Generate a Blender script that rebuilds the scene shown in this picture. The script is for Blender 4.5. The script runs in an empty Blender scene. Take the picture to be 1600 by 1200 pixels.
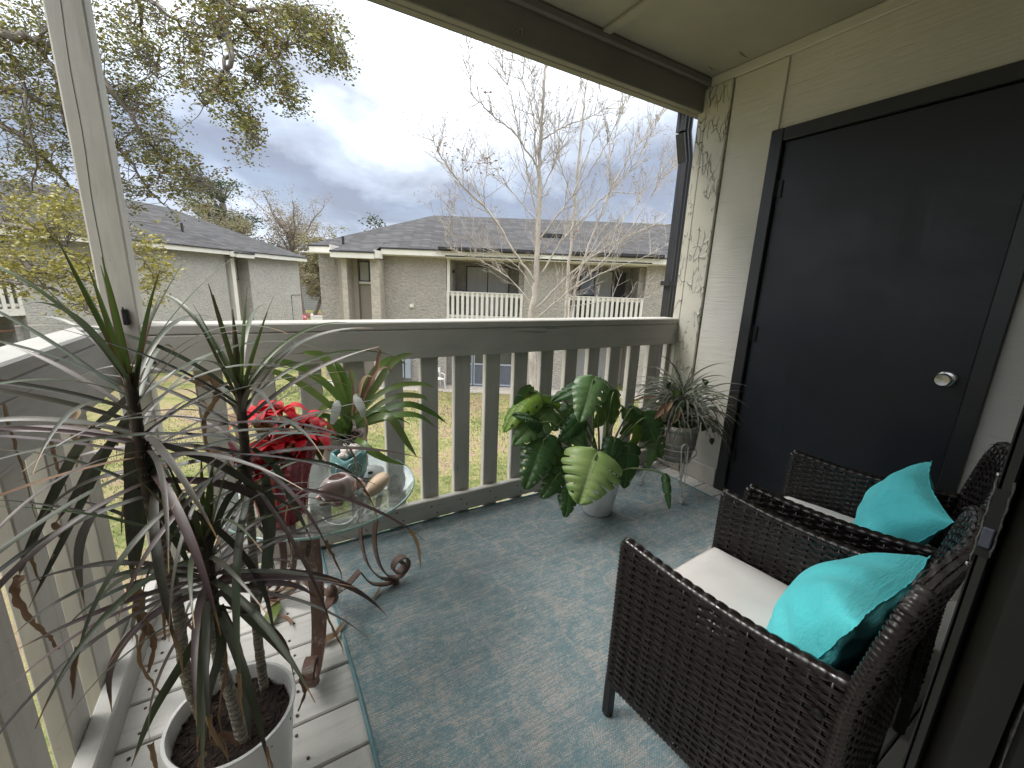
import bpy, math, random
import numpy as np
from mathutils import Vector, Matrix
RAD = math.radians
S = bpy.context.scene
COL = S.collection
rnd = random.Random(7)

# ------------------------------------------------------------------ camera
F, YAW, PITCH, ROLL, CH = 645.70, 0.5366, 0.2353, 0.0374, 1.2448
_cy, _sy, _cp, _sp = math.cos(YAW), math.sin(YAW), math.cos(PITCH), math.sin(PITCH)
fw = Vector((_sy*_cp, _cy*_cp, -_sp)); _r = Vector((_cy, -_sy, 0)); _u = _r.cross(fw)
cr, sr = math.cos(ROLL), math.sin(ROLL)
RT = _r*cr + _u*sr; UP = _r*(-sr) + _u*cr
CAM = Vector((0, 0, CH))
FH = Vector((_sy, _cy, 0)); RH = Vector((_cy, -_sy, 0))
cd = bpy.data.cameras.new('camera'); cam = bpy.data.objects.new('camera', cd); COL.objects.link(cam)
cd.sensor_width = 36; cd.lens = F/1600*36; cd.clip_start = 0.02; cd.clip_end = 3000
mw = Matrix((RT, UP, -fw)).transposed().to_4x4(); mw.translation = CAM
cam.matrix_world = mw
S.camera = cam

def ray(x, y): return fw + RT*((x-800)/F) - UP*((y-600)/F)
def atY(x, y, Y): d = ray(x, y); return CAM + d*(Y/d.y)
def atX(x, y, X): d = ray(x, y); return CAM + d*(X/d.x)
def atZ(x, y, z): d = ray(x, y); return CAM + d*((z-CH)/d.z)
def atD(x, y, D): d = ray(x, y); return CAM + d*(D/d.dot(FH))

def lin(r, g, b):
    f = lambda c: (c/255/12.92) if c/255 <= .04045 else ((c/255+.055)/1.055)**2.4
    return (f(r), f(g), f(b))

# ------------------------------------------------------------------ things
OFF = {}
def setp(o, label=None, cat=None, group=None, kind=None):
    if label: o['label'] = label
    if cat: o['category'] = cat
    if group: o['group'] = group
    if kind: o['kind'] = kind
    return o
def thing(name, label, cat, loc=(0, 0, 0), rotz=0, group=None, local=False):
    """An Empty at the base of a thing; its parts hang below it."""
    o = bpy.data.objects.new(name, None); COL.objects.link(o)
    o.empty_display_size = .1
    o.location = loc; o.rotation_euler = (0, 0, rotz)
    OFF[o.name] = Vector((0, 0, 0)) if local else Vector(loc)
    return setp(o, label, cat, group)

class MB:
    """Collects shapes and links them as one mesh object."""
    def __init__(s): s.v = []; s.f = []; s.a = []
    def add(s, vs, fs, at=None):
        n = len(s.v); s.v += [tuple(v) for v in vs]
        s.a += [tuple(q) for q in at] if at is not None else [(0, 0, 0)]*len(vs)
        s.f += [tuple(i+n for i in q) for q in fs]
    def box(s, x0, x1, y0, y1, z0, z1, M=None):
        vs = [(x, y, z) for z in (z0, z1) for y in (y0, y1) for x in (x0, x1)]
        if M is not None: vs = [M @ Vector(v) for v in vs]
        s.add(vs, [(0, 2, 3, 1), (4, 5, 7, 6), (0, 1, 5, 4), (2, 6, 7, 3), (1, 3, 7, 5), (0, 4, 6, 2)])
    def cbox(s, x0, x1, y0, y1, z0, z1, b=.004, M=None):
        """box with chamfered long edges (all twelve)"""
        x0, x1 = min(x0, x1), max(x0, x1); y0, y1 = min(y0, y1), max(y0, y1); z0, z1 = min(z0, z1), max(z0, z1)
        b = min(b, (x1-x0)*.3, (y1-y0)*.3, (z1-z0)*.3)
        vs = []; idx = {}
        for sx in (0, 1):
            for sy in (0, 1):
                for sz in (0, 1):
                    X, Y, Z = (x0, x1)[sx], (y0, y1)[sy], (z0, z1)[sz]
                    dx, dy, dz = (b, -b)[sx], (b, -b)[sy], (b, -b)[sz]
                    for k, p in enumerate([(X, Y+dy, Z+dz), (X+dx, Y, Z+dz), (X+dx, Y+dy, Z)]):
                        idx[sx, sy, sz, k] = len(vs); vs.append(p)
        I = idx; fs = []
        for k in (0, 1):
            q = [I[k, a, c, 0] for a, c in ((0, 0), (0, 1), (1, 1), (1, 0))]; fs.append(q if k == 0 else q[::-1])
            q = [I[a, k, c, 1] for a, c in ((0, 0), (1, 0), (1, 1), (0, 1))]; fs.append(q if k == 0 else q[::-1])
            q = [I[a, c, k, 2] for a, c in ((0, 0), (0, 1), (1, 1), (1, 0))]; fs.append(q if k == 0 else q[::-1])
        for a in (0, 1):
            for c in (0, 1):
                for ax in range(3):
                    if ax == 2: e = [I[a, c, 0, 0], I[a, c, 0, 1], I[a, c, 1, 1], I[a, c, 1, 0]]
                    elif ax == 1: e = [I[a, 0, c, 0], I[a, 0, c, 2], I[a, 1, c, 2], I[a, 1, c, 0]]
                    else: e = [I[0, a, c, 1], I[0, a, c, 2], I[1, a, c, 2], I[1, a, c, 1]]
                    fs.append(e)
        for a in (0, 1):
            for c in (0, 1):
                for d in (0, 1): fs.append([I[a, c, d, 0], I[a, c, d, 1], I[a, c, d, 2]])
        if M is not None: vs = [M @ Vector(v) for v in vs]
        s.add(vs, fs)
    def tube(s, pts, rad, n=8, cap=True, at=None):
        pts = [Vector(p) for p in pts]; m = len(pts)
        if not hasattr(rad, '__len__'): rad = [rad]*m
        t = (pts[1]-pts[0]).normalized()
        nrm = t.orthogonal().normalized(); vs = []; fs = []; av = []
        for i, p in enumerate(pts):
            t2 = (pts[min(i+1, m-1)]-pts[max(i-1, 0)])
            if t2.length < 1e-9: t2 = t
            t2 = t2.normalized()
            nrm = (nrm - t2*nrm.dot(t2))
            nrm = nrm.normalized() if nrm.length > 1e-6 else t2.orthogonal().normalized()
            b = t2.cross(nrm)
            for k in range(n):
                a = 2*math.pi*k/n
                vs.append(p + (nrm*math.cos(a)+b*math.sin(a))*rad[i]); av.append((k/n, i/(m-1), 0 if at is None else at))
        for i in range(m-1):
            for k in range(n):
                fs.append((i*n+k, i*n+(k+1) % n, (i+1)*n+(k+1) % n, (i+1)*n+k))
        if cap: fs.append(tuple(range(n))[::-1]); fs.append(tuple((m-1)*n+k for k in range(n)))
        s.add(vs, fs, av)
    def lathe(s, prof, c=(0, 0, 0), n=40, fn=None):
        vs = []; fs = []; c = Vector(c); m = len(prof)
        for i, (r, z) in enumerate(prof):
            for k in range(n):
                a = 2*math.pi*k/n
                rr = max(r, 1e-4)
                p = Vector((rr*math.cos(a), rr*math.sin(a), z))
                if fn: p = fn(p, a, i)
                vs.append(c+p)
        for i in range(m-1):
            for k in range(n):
                fs.append((i*n+k, i*n+(k+1) % n, (i+1)*n+(k+1) % n, (i+1)*n+k))
        s.add(vs, fs)
    def strap(s, pts, wid, up=(0, 0, 1), fold=.25, tint=0, side=None):
        """a long leaf or ribbon: three vertices across, folded along its middle"""
        pts = [Vector(p) for p in pts]; m = len(pts); vs = []; fs = []; av = []
        up = Vector(up)
        for i, p in enumerate(pts):
            t = (pts[min(i+1, m-1)]-pts[max(i-1, 0)]).normalized()
            sd = t.cross(up) if side is None else Vector(side)
            sd = sd - t*sd.dot(t)
            if sd.length < .05: sd = t.orthogonal()
            sd.normalize(); nn = sd.cross(t)
            w = wid[i] if hasattr(wid, '__len__') else wid
            vs += [p - sd*w*.5 + nn*w*fold, p, p + sd*w*.5 + nn*w*fold]
            tt = i/(m-1); av += [(-1, tt, tint), (0, tt, tint), (1, tt, tint)]
        for i in range(m-1):
            for k in (0, 1): fs.append((i*3+k, i*3+k+1, (i+1)*3+k+1, (i+1)*3+k))
        s.add(vs, fs, av)
    def band(s, pts, w, th, side):
        """flat metal bar following a path, width along `side`"""
        pts = [Vector(p) for p in pts]; m = len(pts); sd = Vector(side).normalized(); vs = []; fs = []
        for i, p in enumerate(pts):
            t = (pts[min(i+1, m-1)]-pts[max(i-1, 0)]).normalized(); nn = t.cross(sd).normalized()
            for a, b in ((-1, -1), (1, -1), (1, 1), (-1, 1)): vs.append(p + sd*(a*w/2) + nn*(b*th/2))
        for i in range(m-1):
            for k in range(4): fs.append((i*4+k, i*4+(k+1) % 4, i*4+4+(k+1) % 4, i*4+4+k))
        fs.append((3, 2, 1, 0)); fs.append(tuple((m-1)*4+k for k in range(4)))
        s.add(vs, fs)
    def ball(s, c, r, n=10, m=7, sc=(1, 1, 1)):
        s.lathe([(r*math.sin(math.pi*i/m), -r*math.cos(math.pi*i/m)) for i in range(m+1)], c, n,
                fn=lambda p, a, i: Vector((p.x*sc[0], p.y*sc[1], p.z*sc[2])))
    def quad(s, a, b, c, d): s.add([a, b, c, d], [(0, 1, 2, 3)])
    def build(s, name, mat, parent=None, smooth=False, label=None):
        me = bpy.data.meshes.new(name)
        v = np.array(s.v, dtype=np.float32).reshape(-1, 3)
        if parent is not None: v = v - np.array(OFF[parent.name], dtype=np.float32)
        me.from_pydata(v.tolist(), [], s.f)
        if any(q != (0, 0, 0) for q in s.a[:2000]):
            at = me.attributes.new('leaf', 'FLOAT_VECTOR', 'POINT')
            at.data.foreach_set('vector', np.array(s.a, dtype=np.float32).ravel())
        if smooth: me.polygons.foreach_set('use_smooth', [True]*len(me.polygons))
        me.materials.append(mat); me.update()
        o = bpy.data.objects.new(name, me); COL.objects.link(o)
        if parent is not None: o.parent = parent; OFF[o.name] = OFF[parent.name]
        else: OFF[o.name] = Vector((0, 0, 0))
        if label: o['label'] = label
        return o
def autosmooth(o, ang=35):
    me = o.data
    me.polygons.foreach_set('use_smooth', [True]*len(me.polygons))
    me.set_sharp_from_angle(angle=RAD(ang)); return o
def structure(o): o['kind'] = 'structure'; return o

def spline(pts, n=8):
    """Catmull-Rom through the points"""
    P = [Vector(p) for p in pts]; P = [P[0]*2-P[1]] + P + [P[-1]*2-P[-2]]; out = []
    for i in range(1, len(P)-2):
        a, b, c, d = P[i-1:i+3]
        for k in range(n):
            t = k/n
            out.append(.5*((2*b) + (c-a)*t + (2*a-5*b+4*c-d)*t*t + (3*b-a-3*c+d)*t**3))
    out.append(P[-2]); return out

# ------------------------------------------------------------------ materials
class N:
    def __init__(s, name):
        s.m = bpy.data.materials.new(name); s.m.use_nodes = True; s.t = s.m.node_tree
        s.b = s.t.nodes['Principled BSDF']; s.out = s.t.nodes['Material Output']
    def n(s, typ, **kw):
        q = s.t.nodes.new(typ)
        for k, v in kw.items():
            if k in q.inputs.keys() if isinstance(k, str) else False: s.put(q.inputs[k], v)
            else: setattr(q, k, v)
        return q
    def put(s, sock, v):
        if hasattr(v, 'is_output'): s.t.links.new(v, sock)
        else:
            if isinstance(v, tuple) and len(v) == 3 and len(sock.default_value) == 4: v = (*v, 1)
            sock.default_value = v
    def coord(s, kind='Object', scale=(1, 1, 1), rot=(0, 0, 0)):
        tc = s.n('ShaderNodeTexCoord'); mp = s.n('ShaderNodeMapping')
        s.t.links.new(tc.outputs[kind], mp.inputs['Vector']); mp.inputs['Scale'].default_value = scale; mp.inputs['Rotation'].default_value = rot
        return mp.outputs[0]
    def noise(s, vec, scale=5, detail=5, rough=.55, dist=0):
        q = s.n('ShaderNodeTexNoise'); s.put(q.inputs['Vector'], vec)
        q.inputs['Scale'].default_value = scale; q.inputs['Detail'].default_value = detail
        q.inputs['Roughness'].default_value = rough; q.inputs['Distortion'].default_value = dist
        return q.outputs[0]
    def ramp(s, f, stops):
        q = s.n('ShaderNodeValToRGB'); s.put(q.inputs[0], f); e = q.color_ramp.elements
        while len(e) < len(stops): e.new(.5)
        for k, (p, c) in enumerate(stops):
            e[k].position = p; e[k].color = (*c, 1) if hasattr(c, '__len__') else (c, c, c, 1)
        return q.outputs[0]
    def mix(s, f, a, b, mode='MIX'):
        q = s.n('ShaderNodeMix', data_type='RGBA', blend_type=mode)
        s.put(q.inputs[0], f); s.put(q.inputs[6], a); s.put(q.inputs[7], b); return q.outputs[2]
    def math(s, op, a, b=0.0, c=None):
        q = s.n('ShaderNodeMath', operation=op); s.put(q.inputs[0], a); s.put(q.inputs[1], b)
        if c is not None: s.put(q.inputs[2], c)
        return q.outputs[0]
    def sep(s, vec):
        q = s.n('ShaderNodeSeparateXYZ'); s.put(q.inputs[0], vec); return q.outputs
    def attr(s):
        q = s.n('ShaderNodeAttribute', attribute_name='leaf'); return s.sep(q.outputs['Vector'])
    def bump(s, h, strength=.3, dist=.01, prev=None):
        q = s.n('ShaderNodeBump'); s.put(q.inputs['Height'], h)
        q.inputs['Strength'].default_value = strength; q.inputs['Distance'].default_value = dist
        if prev is not None: s.t.links.new(prev, q.inputs['Normal'])
        return q.outputs[0]
    def set(s, **kw):
        nm = dict(col='Base Color', rough='Roughness', metal='Metallic', spec='Specular IOR Level', normal='Normal',
                  coat='Coat Weight', coatr='Coat Roughness', trans='Transmission Weight', ior='IOR', alpha='Alpha',
                  sheen='Sheen Weight', sub='Subsurface Weight')
        for k, v in kw.items(): s.put(s.b.inputs[nm[k]], v)
        return s.m

def simple(name, col, col2=None, rough=.6, scale=6, stretch=(1, 1, 1), bump=0, bscale=60, bdist=.004, metal=0, spec=.5, coat=0, dirt=None, lo=.35, hi=.65):
    k = N(name); v = k.coord(scale=stretch)
    c = col
    if col2 is not None:
        f = k.ramp(k.noise(v, scale, 6, .6), [(lo, 0), (hi, 1)]); c = k.mix(f, col, col2)
    if dirt:
        f = k.ramp(k.noise(v, scale*2.7, 8, .7, .4), [(.55, 0), (.72, dirt[1])]); c = k.mix(f, c, dirt[0])
    k.set(col=c, rough=rough, metal=metal, spec=spec, coat=coat)
    if bump: k.set(normal=k.bump(k.noise(v, bscale, 5, .6), bump, bdist))
    return k.m

def painted(name, col, col2, axis=0, rough=.55, worn=.35, rings=True):
    """painted timber: faint grain, darker grey weathering, a few cracks along the grain"""
    k = N(name); st = [9, 9, 9]; st[axis] = .9
    v = k.coord(scale=tuple(st)); w = k.coord()
    g = k.noise(v, 3.2, 7, .65, .3)
    big = k.ramp(k.noise(w, 2.3, 5, .6), [(.38, 0), (.68, 1)])
    c = k.mix(big, col, col2)
    c = k.mix(k.ramp(g, [(.5, 0), (.75, worn)]), c, tuple(x*.55 for x in col2))
    st2 = [26, 26, 26]; st2[axis] = 1.1
    cr = k.ramp(k.noise(k.coord(scale=tuple(st2)), 1.6, 3, .5, .6), [(.275, 1), (.315, 0)])
    c = k.mix(k.math('MULTIPLY', cr, .7), c, tuple(x*.22 for x in col))
    sp = k.ramp(k.noise(w, 38, 3, .6), [(.7, 0), (.78, .4)])
    c = k.mix(sp, c, tuple(x*.45 for x in col2))
    h = k.math('SUBTRACT', k.math('ADD', g, k.math('MULTIPLY', k.noise(w, 90, 4, .6), .25)), k.math('MULTIPLY', cr, 1.5))
    k.set(col=c, rough=rough, normal=k.bump(h, .35, .004), spec=.35)
    return k.m

BEIGE = (.48, .46, .418); BEIGE2 = (.385, .368, .335)
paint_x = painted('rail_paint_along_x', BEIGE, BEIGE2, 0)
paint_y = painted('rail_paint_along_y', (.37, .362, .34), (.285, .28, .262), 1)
paint_z = painted('rail_paint_upright', BEIGE, BEIGE2, 2)
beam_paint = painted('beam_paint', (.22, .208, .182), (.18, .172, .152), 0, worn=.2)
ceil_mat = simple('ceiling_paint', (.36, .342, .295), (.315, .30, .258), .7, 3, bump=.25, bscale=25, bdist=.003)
def door_mat():
    k = N('charcoal_door_paint'); w = k.coord()
    c = k.mix(k.ramp(k.noise(w, 2.5, 6, .6), [(.35, 0), (.65, 1)]), (.0125, .0155, .0205), (.0095, .012, .0165))
    sm = k.ramp(k.noise(k.coord(scale=(1, 3, .8)), 5, 7, .7, .8), [(.60, 0), (.75, .35)]); c = k.mix(sm, c, (.030, .032, .035))
    rg = k.ramp(k.noise(w, 3.3, 7, .7, .6), [(.3, .30), (.7, .52)])
    k.set(col=c, rough=rg, spec=.45, normal=k.bump(k.noise(w, 180, 4, .6), .12, .0012)); return k.m
dark_door = door_mat()
dark_frame = simple('charcoal_frame_paint', (.024, .024, .025), (.018, .0185, .020), .36, 4, bump=.1, bscale=90, bdist=.001)
dark_alu = simple('dark_bronze_aluminium', (.024, .0245, .025), (.016, .0165, .017), .33, 5, bump=.08, bscale=120, bdist=.001, metal=.3)
steel = simple('satin_nickel', (.62, .60, .56), None, .24, metal=1)
hinge_mat = simple('black_hinge', (.01, .01, .011), None, .4, metal=.4)
spout_mat = simple('black_gutter_paint', (.022, .022, .026), (.03, .03, .034), .35, 6)

def siding_mat():
    k = N('rough_sawn_siding'); w = k.coord()
    v = k.coord(scale=(4, 4, 75)); fine = k.coord(scale=(14, 14, 190))
    g = k.noise(v, 1.0, 6, .62, .5); g2 = k.noise(fine, 1.0, 3, .6)
    c = k.mix(k.ramp(k.noise(w, 2.2, 5, .6), [(.35, 0), (.7, 1)]), (.58, .557, .505), (.49, .472, .425))
    c = k.mix(k.ramp(g, [(.6, 0), (.8, .45)]), c, (.30, .285, .24))
    h = k.math('ADD', g, k.math('MULTIPLY', g2, .5))
    k.set(col=c, rough=.62, normal=k.bump(h, .55, .006), spec=.3); return k.m
siding = siding_mat()

def peeling_mat():
    k = N('cracked_corner_paint'); w = k.coord()
    v = k.coord(scale=(11, 11, 3.6))
    ns = k.n('ShaderNodeTexNoise'); k.put(ns.inputs['Vector'], w); ns.inputs['Scale'].default_value = 9
    mv = k.n('ShaderNodeVectorMath', operation='MULTIPLY_ADD'); k.put(mv.inputs[0], ns.outputs['Color']); mv.inputs[1].default_value = (.9, .9, .9); k.put(mv.inputs[2], v)
    vo = k.n('ShaderNodeTexVoronoi', feature='DISTANCE_TO_EDGE'); k.put(vo.inputs['Vector'], mv.outputs[0]); vo.inputs['Scale'].default_value = 2.3
    line = k.ramp(vo.outputs['Distance'], [(.0, 1), (.010, .8), (.028, 0)])
    gate = k.ramp(k.noise(w, 8, 3, .5), [(.47, 0), (.56, 1)])
    line = k.math('MULTIPLY', line, gate)
    c = k.mix(k.ramp(k.noise(w, 4, 5, .6), [(.35, 0), (.7, 1)]), (.50, .48, .41), (.43, .41, .35))
    c = k.mix(line, c, (.10, .09, .07))
    h = k.math('SUBTRACT', k.math('MULTIPLY', k.ramp(vo.outputs['Distance'], [(.01, 1), (.05, .3), (.12, 0)]), gate), k.math('MULTIPLY', line, 1.6))
    h = k.math('ADD', h, k.math('MULTIPLY', k.noise(w, 55, 4, .6), .12))
    k.set(col=c, rough=.5, normal=k.bump(h, .8, .008)); return k.m
peeling = peeling_mat()

def deck_mat():
    k = N('weathered_deck_paint'); w = k.coord(); v = k.coord(scale=(1.0, 14, 14))
    g = k.noise(v, 2.4, 7, .66, .35)
    c = k.mix(k.ramp(k.noise(w, 3.1, 6, .62), [(.32, 0), (.7, 1)]), (.60, .585, .555), (.48, .468, .445))
    c = k.mix(k.ramp(g, [(.5, 0), (.78, .5)]), c, (.24, .23, .215))
    c = k.mix(k.ramp(k.noise(w, 26, 5, .7), [(.66, 0), (.74, .65)]), c, (.12, .10, .08))
    # pairs of rusty nail heads along every joist line
    k.set(col=c, rough=.62, normal=k.bump(k.math('ADD', g, k.math('MULTIPLY', k.noise(w, 70, 4, .6), .3)), .45, .005), spec=.3); return k.m
deckm = deck_mat()

def stucco_mat(name, c1, c2, sc=7.5, st=1.0, dist=.07):
    k = N(name); w = k.coord()
    n1 = k.noise(k.coord(scale=(1, 1, 1.7)), sc, 6, .66, .45); n2 = k.noise(w, sc*.22, 4, .5)
    c = k.mix(k.ramp(n2, [(.35, 0), (.7, 1)]), c1, c2)
    c = k.mix(k.ramp(n1, [(.40, .6), (.54, 0)]), c, tuple(x*.66 for x in c1))
    k.set(col=c, rough=.85, normal=k.bump(n1, st, dist), spec=.2); return k.m
stucco = stucco_mat('taupe_stucco', (.385, .357, .322), (.335, .312, .283))
stucco2 = stucco_mat('pale_stucco', (.43, .415, .388), (.38, .368, .346))

def shingle_mat():
    k = N('grey_roof_shingle'); s = k.sep(k.coord())
    v = k.n('ShaderNodeCombineXYZ'); k.put(v.inputs[0], k.math('ADD', s[0], s[1])); k.put(v.inputs[1], k.math('MULTIPLY', s[2], 2.6))
    br = k.n('ShaderNodeTexBrick', offset=.5)
    k.put(br.inputs['Vector'], v.outputs[0]); br.inputs['Scale'].default_value = 2.3
    br.inputs['Color1'].default_value = (.026, .0255, .028, 1); br.inputs['Color2'].default_value = (.085, .083, .088, 1); br.inputs['Mortar'].default_value = (.010, .010, .011, 1)
    br.inputs['Mortar Size'].default_value = .05; br.inputs['Brick Width'].default_value = .95; br.inputs['Row Height'].default_value = .5; br.inputs['Bias'].default_value = -.1
    c = k.mix(k.ramp(k.noise(k.coord(), .8, 5, .6), [(.35, 0), (.7, .25)]), br.outputs['Color'], (.055, .053, .056))
    c = k.mix(.22, c, k.mix(k.noise(k.coord(), 26, 3, .6), (.03, .03, .032), (.12, .118, .123)))
    k.set(col=c, rough=.9, normal=k.bump(br.outputs['Fac'], -.5, .02), spec=.2); return k.m
shingle = shingle_mat()
trim_cream = simple('cream_trim_paint', (.66, .64, .59), (.60, .58, .53), .6, 2)
balcony_paint = simple('pale_balcony_paint', (.62, .595, .55), (.55, .53, .49), .6, 3)
panel_taupe = simple('taupe_panel_paint', (.31, .278, .24), (.285, .258, .225), .6, 2)
brick_paint = stucco_mat('painted_brick', (.43, .39, .345), (.37, .338, .30), 7, .8, .03)
black_trim = simple('black_drip_edge', (.018, .018, .022), None, .5)
glass_dark = simple('dark_window_glass', (.03, .034, .038), (.06, .065, .07), .06, .8, spec=.8)
blinds = simple('pale_vertical_blinds', (.42, .42, .41), (.30, .30, .30), .5, 9, (6, 1, .05), spec=.5)
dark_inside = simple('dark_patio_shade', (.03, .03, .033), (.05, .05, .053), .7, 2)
grey_metal = simple('grey_cabinet_paint', (.30, .33, .37), (.26, .29, .33), .45, 3)
white_plast = simple('white_plastic', (.72, .72, .70), (.66, .66, .65), .38, 5)
white_vinyl = simple('white_vinyl', (.75, .74, .70), None, .5)

def grass_ground():
    k = N('patchy_lawn'); w = k.coord()
    a = k.noise(w, .55, 6, .62, .3); b = k.noise(w, 4.5, 7, .72, .4); d = k.noise(w, 55, 4, .7)
    c = k.ramp(k.math('ADD', k.math('MULTIPLY', a, .6), k.math('MULTIPLY', b, .4)),
               [(.34, (.07, .11, .03)), (.43, (.16, .185, .065)), (.51, (.30, .27, .13)), (.58, (.32, .23, .165)), (.72, (.16, .115, .085))])
    c = k.mix(k.ramp(d, [(.35, .5), (.6, 0)]), c, (.06, .075, .025))
    k.set(col=c, rough=.95, normal=k.bump(k.math('ADD', b, d), .8, .05), spec=.1); return k.m
lawn_m = grass_ground()
gravel_m = simple('pale_gravel', (.42, .38, .34), (.24, .21, .18), .9, 30, bump=.8, bscale=38, bdist=.03)
asphalt_m = simple('asphalt', (.16, .16, .165), (.13, .13, .135), .85, 4, bump=.3, bscale=60)
mulch_m = simple('red_mulch', (.22, .085, .05), (.13, .05, .03), .9, 14, bump=.8, bscale=30, bdist=.03)

def leafy(name, stops, gloss=.42, tip=None, margin=None, rib=None, trans=.25, bump=0):
    """leaf material: colour by the per-leaf random value; optional dry tip, coloured margin, pale midrib"""
    k = N(name); a = k.attr()
    c = k.ramp(a[2], stops)
    c = k.mix(k.ramp(k.noise(k.coord(), 14, 5, .65), [(.35, .3), (.65, 0)]), c, tuple(x*.45 for x in stops[0][1]))
    ab = k.math('ABSOLUTE', a[0])
    if rib: c = k.mix(k.ramp(ab, [(0, rib[1]), (rib[2], 0)]), c, rib[0])
    if margin: c = k.mix(k.ramp(ab, [(margin[1], 0), (.97, margin[2])]), c, margin[0])
    if tip: c = k.mix(k.ramp(k.math('ADD', a[1], k.math('MULTIPLY', k.noise(k.coord(), 30, 3, .6), .08)), [(tip[1], 0), (tip[1]+.05, 1)]), c, tip[0])
    k.set(col=c, rough=gloss, spec=.5)
    if bump: 
        st = k.math('SINE', k.math('MULTIPLY', a[0], 16.0)); k.set(normal=k.bump(st, bump, .002))
    if trans:
        tr = k.n('ShaderNodeBsdfTranslucent'); k.put(tr.inputs[0], c)
        mx = k.n('ShaderNodeMixShader'); mx.inputs[0].default_value = trans
        k.t.links.new(k.b.outputs[0], mx.inputs[1]); k.t.links.new(tr.outputs[0], mx.inputs[2]); k.t.links.new(mx.outputs[0], k.out.inputs[0])
    return k.m
bark_grey = simple('pale_bark', (.44, .395, .355), (.29, .255, .225), .9, 9, (1, 1, .3), bump=.6, bscale=22, bdist=.01, dirt=((.12, .10, .09), .8))
bark_dark = simple('dark_oak_bark', (.10, .085, .075), (.17, .15, .135), .95, 8, bump=.7, bscale=20, bdist=.02)
bark_far = simple('far_bark', (.20, .17, .145), (.27, .24, .21), .95, 3)
CLOUD, EXPO = 0.88, 1.62
# ================================================================== THE BALCONY
XW, YF = 2.448, 1.883
# deck boards
mb = MB(); y = .075; r = random.Random(3)
while y < 1.91:
    y1 = min(y+.139, 1.925)
    # boards butt over joists at varying places
    xs = [-.50, XW]
    if r.random() < .75: xs.insert(1, r.choice((.62, 1.23, 1.84)) + .004)
    for a, b in zip(xs[:-1], xs[1:]):
        dz = r.uniform(-.0015, .0015)
        mb.cbox(a, b-.004, y, y1, -.028, dz, .004)
        for xn in (-.43, .02, .62, 1.23, 1.84, 2.40):
            if a < xn < b:
                for yy in (y+.03, y1-.03): pass
    y += .1445
deck = structure(mb.build('deck_floor', deckm))
mb = MB()
y = .075; nail = simple('rusty_nail', (.10, .06, .04), (.05, .035, .03), .7, 40, metal=.4)
while y < 1.91:
    for xn in (-.405, -.02, .585, 1.27, 1.80, 2.405):
        for yy in (y+.03, min(y+.139, 1.925)-.03):
            mb.lathe([(.0042, -.002), (.0042, .0012), (0, .0018)], (xn+r.uniform(-.012, .012), yy+r.uniform(-.006, .006), .0015), 8)
    y += .1445
nl = mb.build('nail_heads', nail, deck); nl['kind'] = 'stuff'
mb = MB()
for xx in (-.42, .0, .6, 1.25, 1.82, 2.41): mb.box(xx-.019, xx+.019, .08, 1.89, -.24, -.030)
mb.box(-.5, XW, 1.893, 1.931, -.26, -.031)
mb.box(-.5, XW, .08, 1.90, -.30, -.262)
mb.build('joist_frame', simple('old_joist_timber', (.16, .13, .10), (.11, .09, .07), .8, 5), deck)

# ---- front railing
rail = thing('front_railing', 'long taupe painted wood railing across the front of the balcony', 'railing', (1.03, 1.9, 0))
m = MB(); m.cbox(-.384, XW-.002, YF, YF+.14, 1.026, 1.063, .005); m.build('top_rail', paint_x, rail)
m = MB(); m.cbox(-.384, XW-.002, YF, YF+.038, .890, 1.0245, .004); m.build('fascia_board', paint_x, rail)
m = MB(); m.cbox(-.384, XW-.002, YF, YF+.038, .030, .134, .004); m.build('bottom_rail', paint_x, rail)
for k in range(-5, 11):
    x0 = .624 + .177*k
    if x0 < -.36 or x0 > 2.40: continue
    m = MB(); m.cbox(x0, x0+.089, YF+.0405, YF+.0785, -.10, 1.0235, .0035); m.build('baluster', paint_z, rail)
for xx in (-.36, 2.43):
    for zz in (.93, .985):
        m = MB(); m.lathe([(.005, 0), (.005, .002), (0, .003)], (0, 0, 0), 8, fn=lambda p, a, i, xx=xx, zz=zz: Vector((xx+p.x, YF-.0015-p.z, zz+p.y))); m.build('screw', nail, rail)

m = MB()
for k in range(-5, 11):
    x0 = .624 + .177*k
    if x0 < -.36 or x0 > 2.40: continue
    for dx, zz in ((.028, .105), (.060, .060)): m.lathe([(.0042, 0), (.0042, .0015), (0, .002)], (0, 0, 0), 8, fn=lambda p, a, i, x=x0+dx+rnd.uniform(-.006, .006), zz=zz+rnd.uniform(-.006, .006): Vector((x+p.x, YF-.0006-p.z, zz+p.y)))
q = m.build('nail_heads', nail, rail); q['kind'] = 'stuff'
# ---- left railing
rl = thing('side_railing', 'pale weathered wood railing along the left side of the balcony beside the tall spiky plant', 'railing', (-.48, .9, 0))
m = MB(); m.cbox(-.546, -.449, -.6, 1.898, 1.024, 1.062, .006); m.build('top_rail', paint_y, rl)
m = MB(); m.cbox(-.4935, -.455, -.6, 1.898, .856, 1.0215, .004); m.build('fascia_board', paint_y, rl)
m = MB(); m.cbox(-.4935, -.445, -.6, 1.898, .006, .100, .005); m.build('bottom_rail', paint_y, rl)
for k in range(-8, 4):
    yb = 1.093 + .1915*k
    m = MB(); m.cbox(-.534, -.4955, yb-.1025, yb, -.10, 1.0225, .0035); m.build('baluster', paint_z, rl)

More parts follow.
